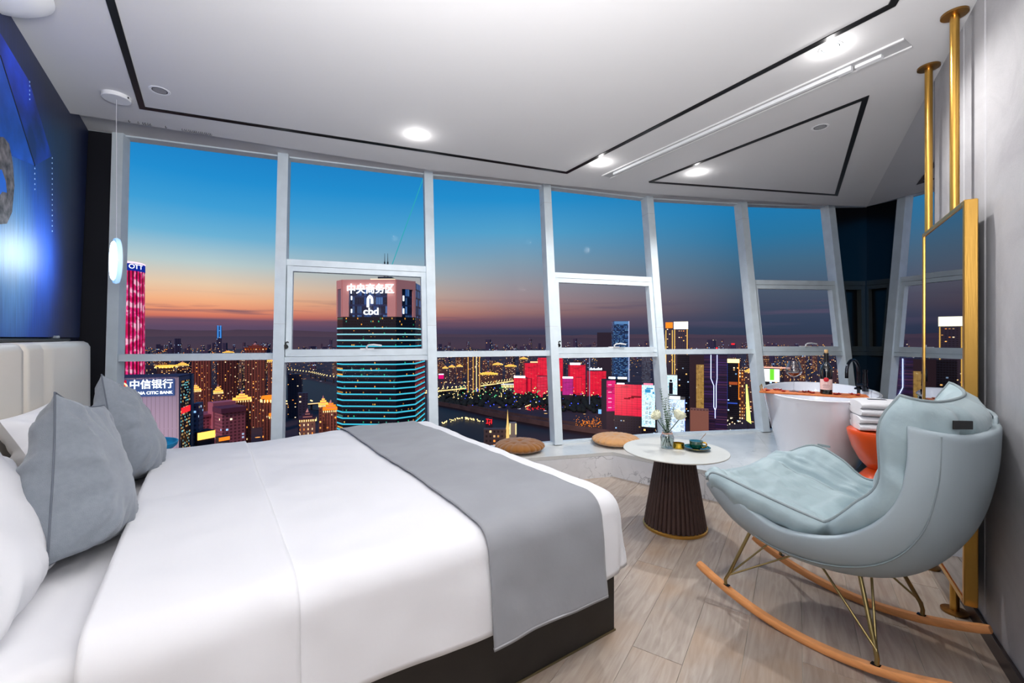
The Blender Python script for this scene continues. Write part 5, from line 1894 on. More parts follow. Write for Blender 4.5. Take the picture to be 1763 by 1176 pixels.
# golden lit podium at the bottom
e, w, dp, h = tower('gold_podium', 'low podium flooded with bright gold light at the bed edge', 'building', 338, 372, 742, 330, M_roof, rot=.5, empty=True)
sub_(e, 'lit_front', MB().box((0, -dp / 2 - .3, h - 3.2), (w, .5, 5.4)), emis('podium_front_glow', (255, 190, 90), 1.9))
sub_(e, 'lit_side', MB().box((w / 2 + .3, 0, h - 3.2), (.5, dp, 5.4)), E_orange)
e, w, dp, h = tower('gold_podium', 'smaller orange lit podium beside the bright one', 'building', 376, 396, 752, 330, M_roof, rot=.4, empty=True)
sub_(e, 'lit_front', MB().box((0, -dp / 2 - .3, h - 1.5), (w, .5, 2.6)), E_orange)

# ------------------------------------------------------------------ tall banded tower with the roof sign
TY = 300.0
cb_ = at(647.5, 582, TY)
te = thing('banded_tower', 'tall dark tower banded with cyan light lines and a white roof sign', 'building', (cb_.x, cb_.y, GZ))
plan = [(-27.5, 2.5), (-21.5, -3.5), (15.0, -5.0), (25.6, 5.0), (25.6, 38), (-27.5, 38)]
def ring_poly(k=0.0, pl=plan):
    c0 = Vector((0, 15)); out = []
    for p in pl:
        v = Vector(p) - c0
        out.append(tuple(Vector(p) + v.normalized() * k))
    return out
def zrow(y): return CAMH + (582 - y) / F * TY
def tprism(name, z0, z1, m, k=0.0, pl=plan, par=te):
    P = [(cb_.x + x, cb_.y + y) for x, y in ring_poly(k, pl)]
    return obj(name, MB().prism(P, z0, z1), m, par, smooth=0)
tprism('glass_shaft', GZ, zrow(546), F_cbd)
z = zrow(565.5)
k = 0
while z > -78:
    tprism('light_band', z - .42, z + .42, E_cyanw if k < 3 else E_cyan, .35)
    tprism('spandrel', z - 1.5, z - .45, mat('spandrel_dark', (22, 18, 30), .5) if k == 0 else bpy.data.materials['spandrel_dark'], .2)
    z -= 4.05
    if k == 3: pass
    k += 1
# crown: stone frame with recessed glass
zt0, zt1 = zrow(546), zrow(483)
tprism('crown_core', zt0, zt1 - .5, facade_mat('crown_glass', (34, 50, 96), [(60, 110, 190), (90, 140, 210)], .5, 1.6, 6.0, .5, wx=.85, wz=.8, rough=.3), -.6)
def crown_piece(name, a, b, z0, z1, m=M_stonep, th=1.2, off=0.0):
    A = Vector((cb_.x + a[0], cb_.y + a[1], 0)); B = Vector((cb_.x + b[0], cb_.y + b[1], 0))
    d_ = (B - A).normalized(); n_ = Vector((d_.y, -d_.x, 0))
    mb = MB().beam(A + n_ * off + Vector((0, 0, (z0 + z1) / 2)), B + n_ * off + Vector((0, 0, (z0 + z1) / 2)), th, z1 - z0)
    return obj(name, mb, m, te, smooth=0)
def lp(a, b, t): return (a[0] + (b[0] - a[0]) * t, a[1] + (b[1] - a[1]) * t)
p0_, p1_, p2_, p3_ = plan[0], plan[1], plan[2], plan[3]
crown_piece('crown_frame', p0_, p1_, zt1 - 6, zt1)
crown_piece('crown_frame', p0_, lp(p0_, p1_, .18), zt0, zt1 - 6)
crown_piece('crown_frame', lp(p0_, p1_, .82), p1_, zt0, zt1 - 6)
crown_piece('crown_frame', lp(p0_, p1_, .18), lp(p0_, p1_, .82), zt0, zt1 - 6, mat('crown_grey_panel', (150, 130, 140), .7), .5)
crown_piece('crown_frame', p1_, p2_, zt1 - 6.5, zt1)
crown_piece('crown_frame', p1_, lp(p1_, p2_, .12), zt0, zt1 - 6.5)
crown_piece('crown_frame', lp(p1_, p2_, .84), p2_, zt0, zt1 - 6.5)
crown_piece('crown_frame', p2_, p3_, zt1 - 6, zt1)
crown_piece('crown_frame', p2_, lp(p2_, p3_, .28), zt0, zt1 - 6)
crown_piece('crown_frame', lp(p2_, p3_, .86), p3_, zt0, zt1 - 6)
for zz in (zrow(514), zrow(536)):
    crown_piece('crown_window_light', lp(p2_, p3_, .34), lp(p2_, p3_, .40), zz - 1.8, zz + 1.8, E_white, .4, .4)
    crown_piece('crown_window_light', lp(p1_, p2_, .16), lp(p1_, p2_, .18), zz - 1.3, zz + 1.3, E_white, .4, .4)
# sign on the front face
fd = Vector((p2_[0] - p1_[0], p2_[1] - p1_[1], 0)).normalized()
fn_ = Vector((fd.y, -fd.x, 0))
fa0 = Vector((cb_.x + p1_[0], cb_.y + p1_[1], 0)) + fn_ * 1.6
def sgn_at(xpx, ypx): return fa0 + fd * ((xpx - 595) / F * TY) + Vector((0, 0, zrow(ypx)))
M_sg = emis('roof_sign_light', (240, 244, 255), 2.2)
text_mesh('sign_characters', '中央商务区', 6.9, M_sg, te, sgn_at(644, 500), fd, (0, 0, 1), .3, offset=.07, sx=.94)
text_mesh('sign_letters', 'cbd', 6.6, M_sg, te, sgn_at(645.5, 537.5), fd, (0, 0, 1), .3, offset=.07, sx=1.12)
# arch-shaped emblem
ap = []
for k in range(13):
    an = pi * k / 12
    ap.append(sgn_at(643.5 - 3.4 * math.cos(an), 519 - 7.0 * math.sin(an) ** .8))
ap = [sgn_at(640, 530)] + ap + [sgn_at(647, 524)]
obj('emblem', MB().tube(ap, .85, 8), M_sg, te, smooth=60)
obj('emblem', MB().tube([sgn_at(643.5, 509.5), sgn_at(643.5, 512)], .6, 8), M_sg, te, smooth=60)
# roof tiers, masts
def tier(name, x0, x1, y0, y1, dy, m, seg=0):
    a = (x0 - 647.5) / F * TY; b = (x1 - 647.5) / F * TY
    mb = MB().box((cb_.x + (a + b) / 2, cb_.y + 12 + dy, (zrow(y0) + zrow(y1)) / 2), (b - a, 10, abs(zrow(y1) - zrow(y0))))
    return obj(name, mb, m, te, smooth=0)
tier('lit_roof_tier', 632, 674, 484, 477.5, 0, emis('roof_tier_glow', (255, 226, 190), 1.6))
tier('roof_cabin', 645, 669, 477.5, 474, 0, mat('roof_cabin_teal', (10, 50, 70), .5))
for s in (653.2, 658.6):
    a = (s - 647.5) / F * (TY + 12)
    b_ = Vector((cb_.x + a * 1.0 + .0, cb_.y + 12, 0))
    obj('mast', MB().tube([b_ + Vector((0, 0, zrow(476))), b_ + Vector((0, 0, 55)), b_ + Vector((0, 0, 56)), b_ + Vector((0, 0, 61.5))], [.55, .5, .22, .1], 8), M_black, te, smooth=40)
obj('mast_crossbar', MB().box((cb_.x + (656 - 647.5) / F * (TY + 12), cb_.y + 12, 52.5), (2.4, .5, 2.0)), M_black, te, smooth=0)
# thin cyan light beam rising from the roof
lb0 = at(667, 478, 312); lb1 = at(745, 262, 330)
o = obj('laser_beam', MB().tube([lb0, lb1], .28, 6), emis('beam_cyan', (60, 210, 225), .62), None, smooth=0, label='thin cyan laser beam rising from the banded tower roof', cat='light beam')

# ------------------------------------------------------------------ bridges
def bridge(name, label, px, m_deck, glow, w=10, h=14, pier=60, dots=None):
    P = [gat(x, y) + Vector((0, 0, h)) for x, y in px]
    e = thing(name, label, 'bridge', (P[0].x, P[0].y, GZ))
    mb = MB()
    for i in range(len(P) - 1): mb.beam(P[i], P[i + 1], w, 2.0)
    obj('deck', mb, m_deck, e, smooth=0)
    mb = MB(); 
    for i in range(len(P) - 1):
        L = (P[i + 1] - P[i]).length; n = max(2, int(L / pier))
        for k in range(n):
            p = P[i].lerp(P[i + 1], k / n)
            mb.box((p.x, p.y, GZ + h / 2 - .5), (3, 3, h - 1))
    obj('piers', mb, M_emb, e, smooth=0)['kind'] = 'stuff'
    mb = MB(); rr = random.Random(3)
    for i in range(len(P) - 1):
        L = (P[i + 1] - P[i]).length; n = max(2, int(L / (dots or 14)))
        sd = (P[i + 1] - P[i]).normalized().cross(Vector((0, 0, 1)))
        for k in range(n):
            for s in (-1, 1):
                p = P[i].lerp(P[i + 1], k / n) + sd * s * w * .5 + Vector((0, 0, 8))
                mb.box(p, (2.0, 2.0, 2.0))
    obj('lamps', mb, E_goldhot, e, smooth=0)['kind'] = 'stuff'
    if glow:
        mb = MB()
        for i in range(len(P) - 1):
            mb.beam(P[i] + Vector((0, 0, 1.4)), P[i + 1] + Vector((0, 0, 1.4)), w * .8, 1.2)
        obj('lit_roadway', mb, glow, e, smooth=0)
    return e


bridge('river_bridge', 'long bridge with a bright yellow-white lit roadway over the river', [(700, 694), (742, 685), (790, 680), (840, 672), (886, 664)], M_emb, emis('roadway_glow', (255, 226, 150), 1.15), w=18)
bridge('river_bridge', 'faint arching bridge dotted with pinkish lamps in the second window', [(480, 643), (505, 646), (535, 650), (560, 657), (590, 662)], M_emb, None, w=12, dots=26)
bridge('river_bridge', 'short bright roadway seen low behind the second window post', [(485, 704), (520, 706), (552, 703)], M_emb, emis('roadway_glow2', (255, 220, 160), 1.1), w=10, h=10)
# gatehouse building at the bridge end
e, w, dp, h = tower('colonnade_hall', 'gold lit columned hall at the far bridge end', 'building', 863, 885, 662, 1330, M_roof, depth=14, empty=True)
sub_(e, 'lit_columns', MB().box((0, 0, .1), (w, dp, .2)), M_roof)
mb = MB()
for i in range(9): mb.box((-w / 2 + w * (i + .5) / 9, -dp / 2 - .5, h * .45), (2.2, 1, h * .7))
sub_(e, 'column_lights', mb, E_goldhot)['kind'] = 'stuff'
sub_(e, 'roof_light', MB().box((0, -dp / 2, h + .8), (w * 1.05, 2, 1.8)), E_white)

# ------------------------------------------------------------------ the red lit towers
def red(x0, x1, yt, Y, label, m=None, sign=None, side=None, depth=None, rot=0.0, yb=None, signm=None, signh=5.5):
    zb = GZ if yb is None else CAMH + (582 - yb) / F * Y
    e, w, dp, h = tower('red_lit_tower', label, 'building', x0, x1, yt, Y, M_roof, depth=depth, rot=rot, empty=True)
    hb = zb - GZ
    sub_(e, 'led_front', MB().box((0, -dp / 2 - .3, (h + hb) / 2), (w, .6, h - hb)), m or L_red)
    sub_(e, 'led_side', MB().box((w / 2 + .3, 0, (h + hb) / 2), (.6, dp, h - hb)), L_red2)
    sub_(e, 'led_side', MB().box((-w / 2 - .3, 0, (h + hb) / 2), (.6, dp, h - hb)), L_red2)
    if sign:
        a_, b_ = sign
        sw = w * (b_ - a_)
        sub_(e, 'lit_sign', MB().rbox((-w / 2 + w * (a_ + b_) / 2, -dp / 2 - .4, h + signh / 2 + .4), (sw, 1, signh), .4), signm or E_white)
    return e


red(926, 968, 616, 1300, 'tall red tower half hidden behind the third window post, farthest back', depth=30)
red(958, 969, 619, 1250, 'slim red tower right beside the third window post', depth=16)
red(904, 926, 625, 1200, 'red stepped tower above and behind the white-capped red block', sign=(.4, 1), signm=emis('amber_sign', (255, 190, 140), 1.6), signh=4, rot=.15)
red(884.5, 905.5, 651, 1110, 'leftmost red block with a broad white roof sign', sign=(0, .95), rot=-.2, yb=683)
red(905, 914, 652, 1130, 'narrow red slab joined to the leftmost red block', rot=-.2, yb=683)
red(925, 942, 648, 1100, 'red block with streaked front just left of the third post', led_mat, yb=684) if False else red(925, 942, 648, 1100, 'red block with streaked front just left of the third post', led_mat('streak_red_led', (226, 16, 60), (255, 190, 210), 3.4, 1.0, (.03, .5)), yb=684)
red(981, 1008, 628.5, 1180, 'tall red tower with white sign behind the magenta block', sign=(.0, .68), rot=.15, yb=680)
red(968.5, 986.5, 652, 1060, 'small magenta block with white roof sign', led_mat('purple_led', (196, 20, 140), (230, 90, 190), 3.4, .9, (.05, .3)), sign=(0, 1), yb=680, signh=4.5)
red(992, 1001.5, 650, 1100, 'low orange-red slab between the magenta block and the red towers', yb=680)
red(1014, 1038, 639, 1080, 'freestanding red tower with jagged white letters on its roof', rot=.2, yb=684)
red(1036, 1043.5, 639, 1100, 'narrow dark red slab behind the freestanding red tower', yb=678)
# roof letters of the freestanding tower: separate light strokes
c_ = at(1014, 637, 1074)
mb = MB(); r5 = random.Random(8)
for i in range(9):
    hh_ = 3 + r5.random() * 3
    mb.box((c_.x + 1.5 + i * 3.6, c_.y - 1, c_.z + hh_ / 2), (2.6, 1, hh_))
ob = [o for o in bpy.data.objects if o.get('label', '').startswith('freestanding red tower')][0]
obj('lit_sign', mb, E_white, ob, smooth=0)['kind'] = 'stuff'
# the big wide red mall front
e, w, dp, h = tower('red_mall_building', 'wide crimson lit building, largest of the red group', 'building', 1058, 1106, 662, 690, M_roof, depth=40, empty=True, rot=-.12)
hb = (CAMH + (582 - 716) / F * 690) - GZ
sub_(e, 'led_front', MB().box((0, -dp / 2 - .4, (h + hb) / 2), (w, .8, h - hb)), led_mat('crimson_led', (240, 10, 62), (255, 60, 90), 3.6, 1.0, (.03, .10)))
sub_(e, 'dark_podium', MB().box((0, -dp / 2 - 1.2, hb / 2), (w + 2, 1.2, hb)), facade_mat('podium_skin', (26, 26, 44), COOL, .03, 4, 4, 1.2))
sub_(e, 'small_sign', MB().box((-w * .28, -dp / 2 - 1.2, h + 1), (w * .28, .8, 2)), E_white)
for (xx, yy, ww, hh_) in ((-.05, .55, .22, 1.8), (.28, .62, .35, 2.4), (.1, .58, .2, 1.6)):
    sub_(e, 'dark_lettering', MB().box((w * xx, -dp / 2 - .95, hb + (h - hb) * yy), (w * ww, .3, hh_)), mat('dull_red_letters', (120, 10, 30), .8))
e, w, dp, h = tower('red_mall_building', 'magenta lit corner wing left of the wide crimson building', 'building', 1044, 1060, 655, 705, M_roof, depth=30, empty=True, rot=.3)
hb2 = (CAMH + (582 - 708) / F * 705) - GZ
sub_(e, 'led_front', MB().box((0, -dp / 2 - .4, (h + hb2) / 2), (w, .8, h - hb2)), L_mag)
for yy in (.12, .30, .42, .62, .86):
    sub_(e, 'white_caption', MB().box((-w * .15, -dp / 2 - 1.0, hb2 + (h - hb2) * yy), (w * .38, .3, 1.1)), emis('caption_pink', (255, 190, 220), 1.2) if yy == .12 else bpy.data.materials['caption_pink'])
e, w, dp, h = tower('dark_sign_block', 'dark block behind the crimson building with two white roof signs', 'building', 1047, 1080, 653, 760, F_darkglass, empty=True)
for a_, b_ in ((-.48, -.12), (0.0, .48)):
    sub_(e, 'lit_sign', MB().rbox((w * (a_ + b_) / 2, -dp / 2, h + 2.2), (w * (b_ - a_), 1, 3.6), .5), E_white)

# screens ------------------------------------------------------------
def screen_mat(name, bgc, inkc, dens=.45, top=(0, 0, 0)):
    m = bpy.data.materials.new(name); m.use_nodes = True
    nt = m.node_tree; nt.nodes.clear()
    tc = N(nt, 'ShaderNodeTexCoord')
    mp_ = N(nt, 'ShaderNodeMapping'); mp_.inputs['Scale'].default_value = (.32, .32, .20); nt.links.new(tc.outputs['Object'], mp_.inputs[0])
    n_ = N(nt, 'ShaderNodeTexNoise'); n_.inputs['Scale'].default_value = 1.4; n_.inputs['Detail'].default_value = 2; nt.links.new(mp_.outputs[0], n_.inputs[0])
    c = ramp(nt, n_.outputs[0], [(.30, lin(bgc)), (.5, lin((240, 250, 255))), (.7, lin(bgc))])
    e_ = N(nt, 'ShaderNodeEmission'); nt.links.new(c, e_.inputs[0]); e_.inputs[1].default_value = 1.15
    o_ = N(nt, 'ShaderNodeOutputMaterial'); nt.links.new(e_.outputs[0], o_.inputs[0])
    m.cycles.emission_sampling = 'NONE'
    return m


S_a = screen_mat('screen_cyan_white', (120, 214, 236), 0)
S_b = screen_mat('screen_pale_blue', (168, 206, 250), 0)
INK = emis('screen_ink', (30, 70, 140), .35)
PINKI = emis('screen_pink', (240, 60, 110), .9)


def ink(e, w, dp, spots, h0, h1, m=INK):
    mb = MB()
    for (x, y, sx_, sy_) in spots:
        mb.box((w * x, -dp / 2 - 1.3, h0 + (h1 - h0) * y), (w * sx_, .3, (h1 - h0) * sy_))
    return sub_(e, 'screen_marks', mb, m, kind='stuff')


e, w, dp, h = tower('screen_building', 'tall cyan and white video screen beside the fourth post', 'building', 1105, 1128, 663, 560, F_darkglass, depth=20, empty=True, rot=-.1)
h0 = CAMH + (582 - 735) / F * 560 - GZ
sub_(e, 'video_screen', MB().box((0, -dp / 2 - .8, (h + h0) / 2), (w, .8, h - h0)), S_a)
r6 = random.Random(5)
def glyphs(r, x0, x1, y0, y1, cols, rows):
    out = []
    for i in range(cols):
        for j in range(rows):
            cx = x0 + (x1 - x0) * (i + .5) / cols; cy = y0 + (y1 - y0) * (j + .5) / rows
            gw = (x1 - x0) / cols * .8; gh = (y1 - y0) / rows * .7
            for q in range(4):
                if r.random() < .5: out.append((cx + r.uniform(-.2, .2) * gw, cy + (q - 1.5) / 4 * gh, gw * r.uniform(.5, 1), gh * .08))
                else: out.append((cx + (q - 1.5) / 4 * gw, cy, gw * .09, gh * r.uniform(.5, 1)))
    return out
ink(e, w, dp, glyphs(r6, -.25, .25, .05, .62, 2, 5), h0, h)
ink(e, w, dp, [(-.05, .86, .4, .08), (.1, .92, .5, .03), (.38, .82, .12, .05)], h0, h, emis('screen_blue_blob', (60, 160, 220), .9))
sub_(e, 'top_sign', MB().box((-.02 * w, -dp / 2, h + 1.2), (w * .7, .8, 2.0)), emis('pink_white_sign', (255, 130, 160), 1.4))
e, w, dp, h = tower('screen_building', 'pale blue video screen block below the twin gold-edged towers', 'building', 1149, 1180, 688, 520, F_darkglass, depth=30, empty=True, rot=.0)
sub_(e, 'video_screen', MB().box((-.02 * w, -dp / 2 - .8, h - 20), (w * .95, .8, 40)), S_b)
ink(e, w, dp, glyphs(r6, -.42, .0, .30, .92, 2, 4) + glyphs(r6, .22, .42, .02, .8, 1, 6), h - 40, h)
sub_(e, 'top_sign', MB().box((-.12 * w, -dp / 2, h + 2.2), (w * .66, .8, 3.6)), E_white)
sub_(e, 'edge_neon', MB().box((.46 * w, -dp / 2 - .8, h - 20), (.5, 1, 41)), E_blue)
e, w, dp, h = tower('screen_building', 'narrow screen with a dark standing figure above the pale blue screen', 'building', 1144, 1166, 646, 640, F_darkglass, depth=20, empty=True)
sub_(e, 'video_screen', MB().box((0, -dp / 2 - .8, h - 14), (w, .8, 28)), S_a)
fig = MB()
fig.box((0, -dp / 2 - 1.4, h - 19), (w * .30, .3, 17)); fig.lathe([(0, -1.9), (1.5, -1.2), (1.9, 0), (1.5, 1.2), (0, 1.9)], (0, -dp / 2 - 1.2, h - 8), 10, sy=.2)
sub_(e, 'figure_silhouette', fig, mat('silhouette', (20, 24, 40), .8))
# blue glass tower with white edge, dark block
e, w, dp, h = tower('blue_glass_tower', 'blue glass tower with a glowing white right edge above the transom', 'building', 1056, 1083.5, 553, 1100, F_glassblue, empty=True, rot=.15)
sub_(e, 'edge_light', MB().box((w / 2 - 1, -dp / 2 - .5, h * .6), (2.2, 1, h * .8)), emis('pale_edge_light', (196, 210, 255), .9))
sub_(e, 'roof_light', MB().box((0, -dp / 2 - .5, h - 4), (w * .9, 1, 7)), emis('blue_roof_light', (110, 160, 220), .7))
tower('dark_slab_tower', 'dark unlit slab tower left of the blue glass tower', 'building', 1028, 1052.5, 572.5, 1150, mat('dark_slab', (44, 36, 54), .7))
tower('grey_grid_tower', 'grey gridded office tower left of the fourth post with a white roof line', 'building', 1105, 1120, 614, 900, facade_mat('grey_grid_skin', (70, 78, 96), [(120, 140, 160)], .8, 2.4, 3.2, .5, wx=.6, wz=.4))
for xx, yt_, yb_, lb in ((1015, 612, 636, 'white light mast above the freestanding red tower'), (1083.5, 600, 650, 'white light mast right of the crimson building roof')):
    a_ = at(xx, yt_, 1000); b_ = at(xx, yb_ + 60, 1000); b_.z = GZ
    obj('light_mast', MB().tube([b_, a_], .9, 6), emis('mast_pale_%d' % xx, (170, 180, 220), .6), None, smooth=0, label=lb, cat='mast')

# twin gold-edged towers
for (x0, x1, yt_, top_m, lb) in ((1146, 1158, 555, E_orange, 'narrower of the twin gold-outlined towers, orange cap'), (1160.5, 1184, 554, emis('hot_top', (255, 244, 210), 2.6), 'wider of the twin gold-outlined towers, bright white cap')):
    e, w, dp, h = tower('gold_outlined_tower', lb, 'building', x0, x1, yt_, 900, F_mid[3], empty=True)
    sub_(e, 'lit_cap', MB().box((0, -dp / 2 - .6, h - (7.5 if x0 > 1150 else 6)), (w * 1.04, 1.2, 15 if x0 > 1150 else 12)), top_m)
    for s in (-1, 1):
        sub_(e, 'edge_line', MB().box((s * w * .46, -dp / 2 - 1, h / 2 - 8), (1.3, 1, h - 16)), emis('edge_gold', (255, 196, 96), 1.5) if 'edge_gold' not in bpy.data.materials else bpy.data.materials['edge_gold'])
# dark neighbours and the gold speckled panel
tower('dark_office_tower', 'dark office tower between the twin towers and the speckled panel', 'building', 1166, 1189, 611, 820, F_darkglass)
e, w, dp, h = tower('speckled_panel_tower', 'brown tower with a tall speckled gold light panel', 'building', 1187, 1213, 611, 720, mat('dull_brown_tower', (66, 50, 54), .8), empty=True)
m_sp = led_mat('gold_speckle', (170, 132, 66), (255, 236, 170), 2.0, 1.0, (.22, .22))
zb_ = (CAMH + (582 - 704) / F * 715) - GZ; ztp = (CAMH + (582 - 628) / F * 715) - GZ
sub_(e, 'speckled_panel', MB().box((w * .2, -dp / 2 - .6, (zb_ + ztp) / 2), (w * .50, 1, ztp - zb_)), m_sp)
e, w, dp, h = tower('low_stone_building', 'low warm stone building with battlement pillars under the gold panel', 'building', 1188, 1220, 707, 600, mat('self_lit_stone', (170, 120, 96), .8, emit=(150, 100, 80), estr=.12), depth=24, empty=True)  # stone has a faint glow built in, in place of light on it
mb = MB()
for i in range(6): mb.box((-w / 2 + w * (i + .5) / 6, -dp / 2 + 1, h + .8), (1.4, 1.4, 1.6))
sub_(e, 'pillars', mb, mat('warm_stone_dark', (110, 76, 64), .8), kind='stuff')
# purple tower with the forked neon line
e, w, dp, h = tower('forked_neon_tower', 'purple banded tower marked with a forked blue-white neon line', 'building', 1212, 1252, 610, 640, F_purple, empty=True)
k_ = lambda x, y: Vector(((x - 1232) / 40 * w, -dp / 2 - 1.0, (CAMH + (582 - y) / F * 640) - GZ))
for pts in ([(1224, 611), (1224, 652), (1229, 664), (1229, 701), (1231.3, 706), (1231.3, 720)], [(1234.6, 611), (1234.6, 652), (1231.8 + 1.2, 664), (1233, 701), (1231.3, 706)]):
    mb = MB().tube([k_(*p) for p in pts], .62, 6)
    sub_(e, 'neon_line', mb, E_blue, smooth=60)
    mb = MB().tube([k_(*p) + Vector((0, -.7, 0)) for p in pts], .34, 6)
    sub_(e, 'neon_core', mb, E_white, smooth=60)
e, w, dp, h = tower('gold_frame_tower', 'dark tower with white cap and gold right edge beside the fifth post', 'building', 1252, 1273, 618, 780, F_darkglass, empty=True)
sub_(e, 'lit_cap', MB().box((0, -dp / 2 - .6, h - 3.5), (w, 1.2, 7)), E_goldhot)
sub_(e, 'edge_line', MB().box((w * .45, -dp / 2 - .6, h * .68), (1.2, 1, h * .62)), E_orange)
sub_(e, 'blue_edge', MB().box((-w * .5, -dp / 2 - .6, h * .6), (.9, 1, h * .8)), emis('dim_blue_line', (60, 90, 200), .9))
sub_(e, 'blue_base_line', MB().box((-w * .08, -dp / 2 - .8, h * .31), (w * .84, 1, 2.2)), bpy.data.materials['dim_blue_line'])
sub_(e, 'orange_windows', MB().box((0, -dp / 2 - .7, h * .62), (w * .7, .8, 5)), emis('dull_orange_win', (190, 90, 50), .8))
tower('orange_lit_block', 'small orange lit block right of the gold-edged tower', 'building', 1272, 1282, 637, 820, facade_mat('orange_block_skin', (120, 70, 40), WARM, .7, 4, 6, 1.6))
# right of the fifth post: white-green screen building, lime strip
e, w, dp, h = tower('green_screen_building', 'white and green glowing screen building behind the bathtub', 'building', 1308, 1342, 634, 560, F_darkglass, depth=20, empty=True)
sub_(e, 'lit_screen', MB().box((0, -dp / 2 - .6, h - 9), (w, 1, 16)), emis('white_screen', (246, 250, 246), 1.5))
sub_(e, 'green_stripe', MB().box((w * .12, -dp / 2 - 1.3, h - 8), (w * .22, .4, 14)), emis('green_stripe', (120, 230, 60), 1.1))
sub_(e, 'roof_line', MB().box((w * .3, -dp / 2, h + 1), (w * 1.4, 1, 1.6)), emis('pinkish_roof_line', (255, 180, 160), 1.3))
a_ = at(1286, 660, 420); mb = MB()
e = thing('lime_light_strip', 'tall lime-white light strip left of the bathtub', 'light strip', (a_.x, a_.y, GZ))
mb.hexa([at(1285, 724, 420), at(1293.5, 730, 420), at(1293.5, 730, 422), at(1285, 724, 422), at(1284, 662, 420), at(1286.5, 662, 420), at(1286.5, 662, 422), at(1284, 662, 422)])
obj('glowing_blade', mb, E_lime, e, smooth=0)
p_ = at(1288, 727, 421)
obj('mast', MB().tube([Vector((p_.x, p_.y, GZ)), p_], 1.0, 6), M_roof, e, smooth=0)
for i, (xx, yy) in enumerate(((1234, 600), (1262, 593))):
    e, w, dp, h = tower('red_beacon_tower', 'skyline tower with red roof beacons, %s' % ('left one' if i == 0 else 'right one with the larger beacon'), 'building', xx - 5, xx + 5, yy, 2400, F_far[1], empty=True)
    sub_(e, 'beacon', MB().box((0, -dp / 2, h + 2), (w * (.3 if i == 0 else .6), 3, 8)), E_redl)
# spired hall and lit pillars by the river, low in the third window
e, w, dp, h = tower('spired_hall', 'small white-gold lit hall with a pointed spire by the river', 'building', 877, 889, 729, 560, mat('hall_wall', (190, 180, 160), .8), depth=10, empty=True)
for x_ in (-.42, .45):
    sub_(e, 'pillar_light', MB().box((w * x_, -dp / 2 - .4, h - 7), (1.0, .8, 14)), E_goldhot)
sub_(e, 'spire', MB().lathe([(2.6, 0), (1.8, h - 8), (2.2, h - 7), (1.3, h), (0, h + 18)], (-w * .75, -dp / 2, 0), 8), emis('spire_glow', (255, 214, 130), 1.0))
sub_(e, 'wing', MB().box((-w * 2.6, 2, (h - 8) / 2), (w * 3.2, dp, h - 8)), facade_mat('hall_wing_skin', (120, 100, 90), WARM, .3, 5, 6, 1.6))
e, w, dp, h = tower('red_sign_pylon', 'small red glowing rooftop sign above the dark river', 'sign', 836, 848, 719, 620, M_roof, depth=4, empty=True)
mb = MB()
for (x_, z_, sx_, sz_) in ((-.25, -2, .4, .8), (-.25, -5, .1, 5), (-.25, -8, .4, .8), (.2, -3, .5, .8), (.2, -6, .5, .8), (.35, -6, .1, 6), (.05, -8.5, .1, 4)):
    mb.box((w * x_, -dp / 2 - .5, h + z_), (w * sx_, .6, sz_))
sub_(e, 'red_strokes', mb, E_redl, kind='stuff')
# pale board near the park
a_ = at(1036.5, 709, 760)
e, w, dp, h = tower('blue_billboard', 'small glowing pale blue billboard under the red towers', 'sign', 1030, 1043.5, 705, 800, M_roof, depth=3, empty=True)
sub_(e, 'board_face', MB().box((0, -dp / 2 - .3, h - 4), (w, .5, 8)), emis('board_glow', (130, 190, 255), 1.2))

# ------------------------------------------------------------------ countless small lights: street lamps, park lights, traffic
def dots(name, label, m, n, fn, size, seed):
    r = random.Random(seed); mb = MB()
    for _ in range(n):
        p, k = fn(r)
        s = size * p.y / F * k
        c = p
        mb.add([(c.x - s, c.y, c.z), (c.x, c.y - s, c.z), (c.x + s, c.y, c.z), (c.x, c.y + s, c.z), (c.x, c.y, c.z + s), (c.x, c.y, c.z - s)],
               [(0, 1, 4), (1, 2, 4), (2, 3, 4), (3, 0, 4), (1, 0, 5), (2, 1, 5), (3, 2, 5), (0, 3, 5)])
    return obj(name, mb, m, None, smooth=0, label=label, kind='stuff', cat='lights')


def quadr(x0, x1, y0, y1, up=(4, 30)):
    def fn(r):
        x = r.uniform(x0, x1); y = y0 + (y1 - y0) * r.random() ** 1.4
        p = gat(x, y); p.z += r.uniform(*up)
        return p, r.uniform(.5, 1.25)
    return fn


dots('street_lights', 'scattered warm street and window lights all over the far city', E_gold, 1500, quadr(200, 1445, 592, 640), .62, 1)
dots('white_lights', 'scattered cool white lights all over the far city', emis('cool_dot', (210, 225, 255), 1.5), 420, quadr(200, 1445, 590, 640), .6, 2)
dots('orange_lights', 'orange street lights in the left part of the city', E_orange, 700, quadr(205, 480, 610, 750, (2, 60)), .8, 3)
dots('park_green_lights', 'green lamps among the dark riverside trees', E_green, 60, quadr(790, 940, 676, 698, (15, 19)), 1.1, 4)
dots('park_blue_lights', 'blue and violet lamps among the dark riverside trees', E_bluedot, 50, quadr(800, 1045, 676, 715, (15, 19)), 1.1, 5)
dots('park_white_lights', 'white lamps among the dark riverside trees', E_goldhot, 210, quadr(755, 1045, 668, 700, (15, 20)), .95, 6)
dots('tree_uplights', 'orange glowing tree lights at the river bend', E_orange, 170, lambda r: ((lambda p: (Vector((p.x, p.y, p.z + r.uniform(0, 9))), r.uniform(.4, 1)))(gat(r.gauss(1015, 12), r.gauss(733, 4)))), .95, 7)
dots('traffic_lights', 'red and pink car lights on the riverside road', E_redl, 90, quadr(905, 940, 700, 708, (1, 4)), .8, 8)
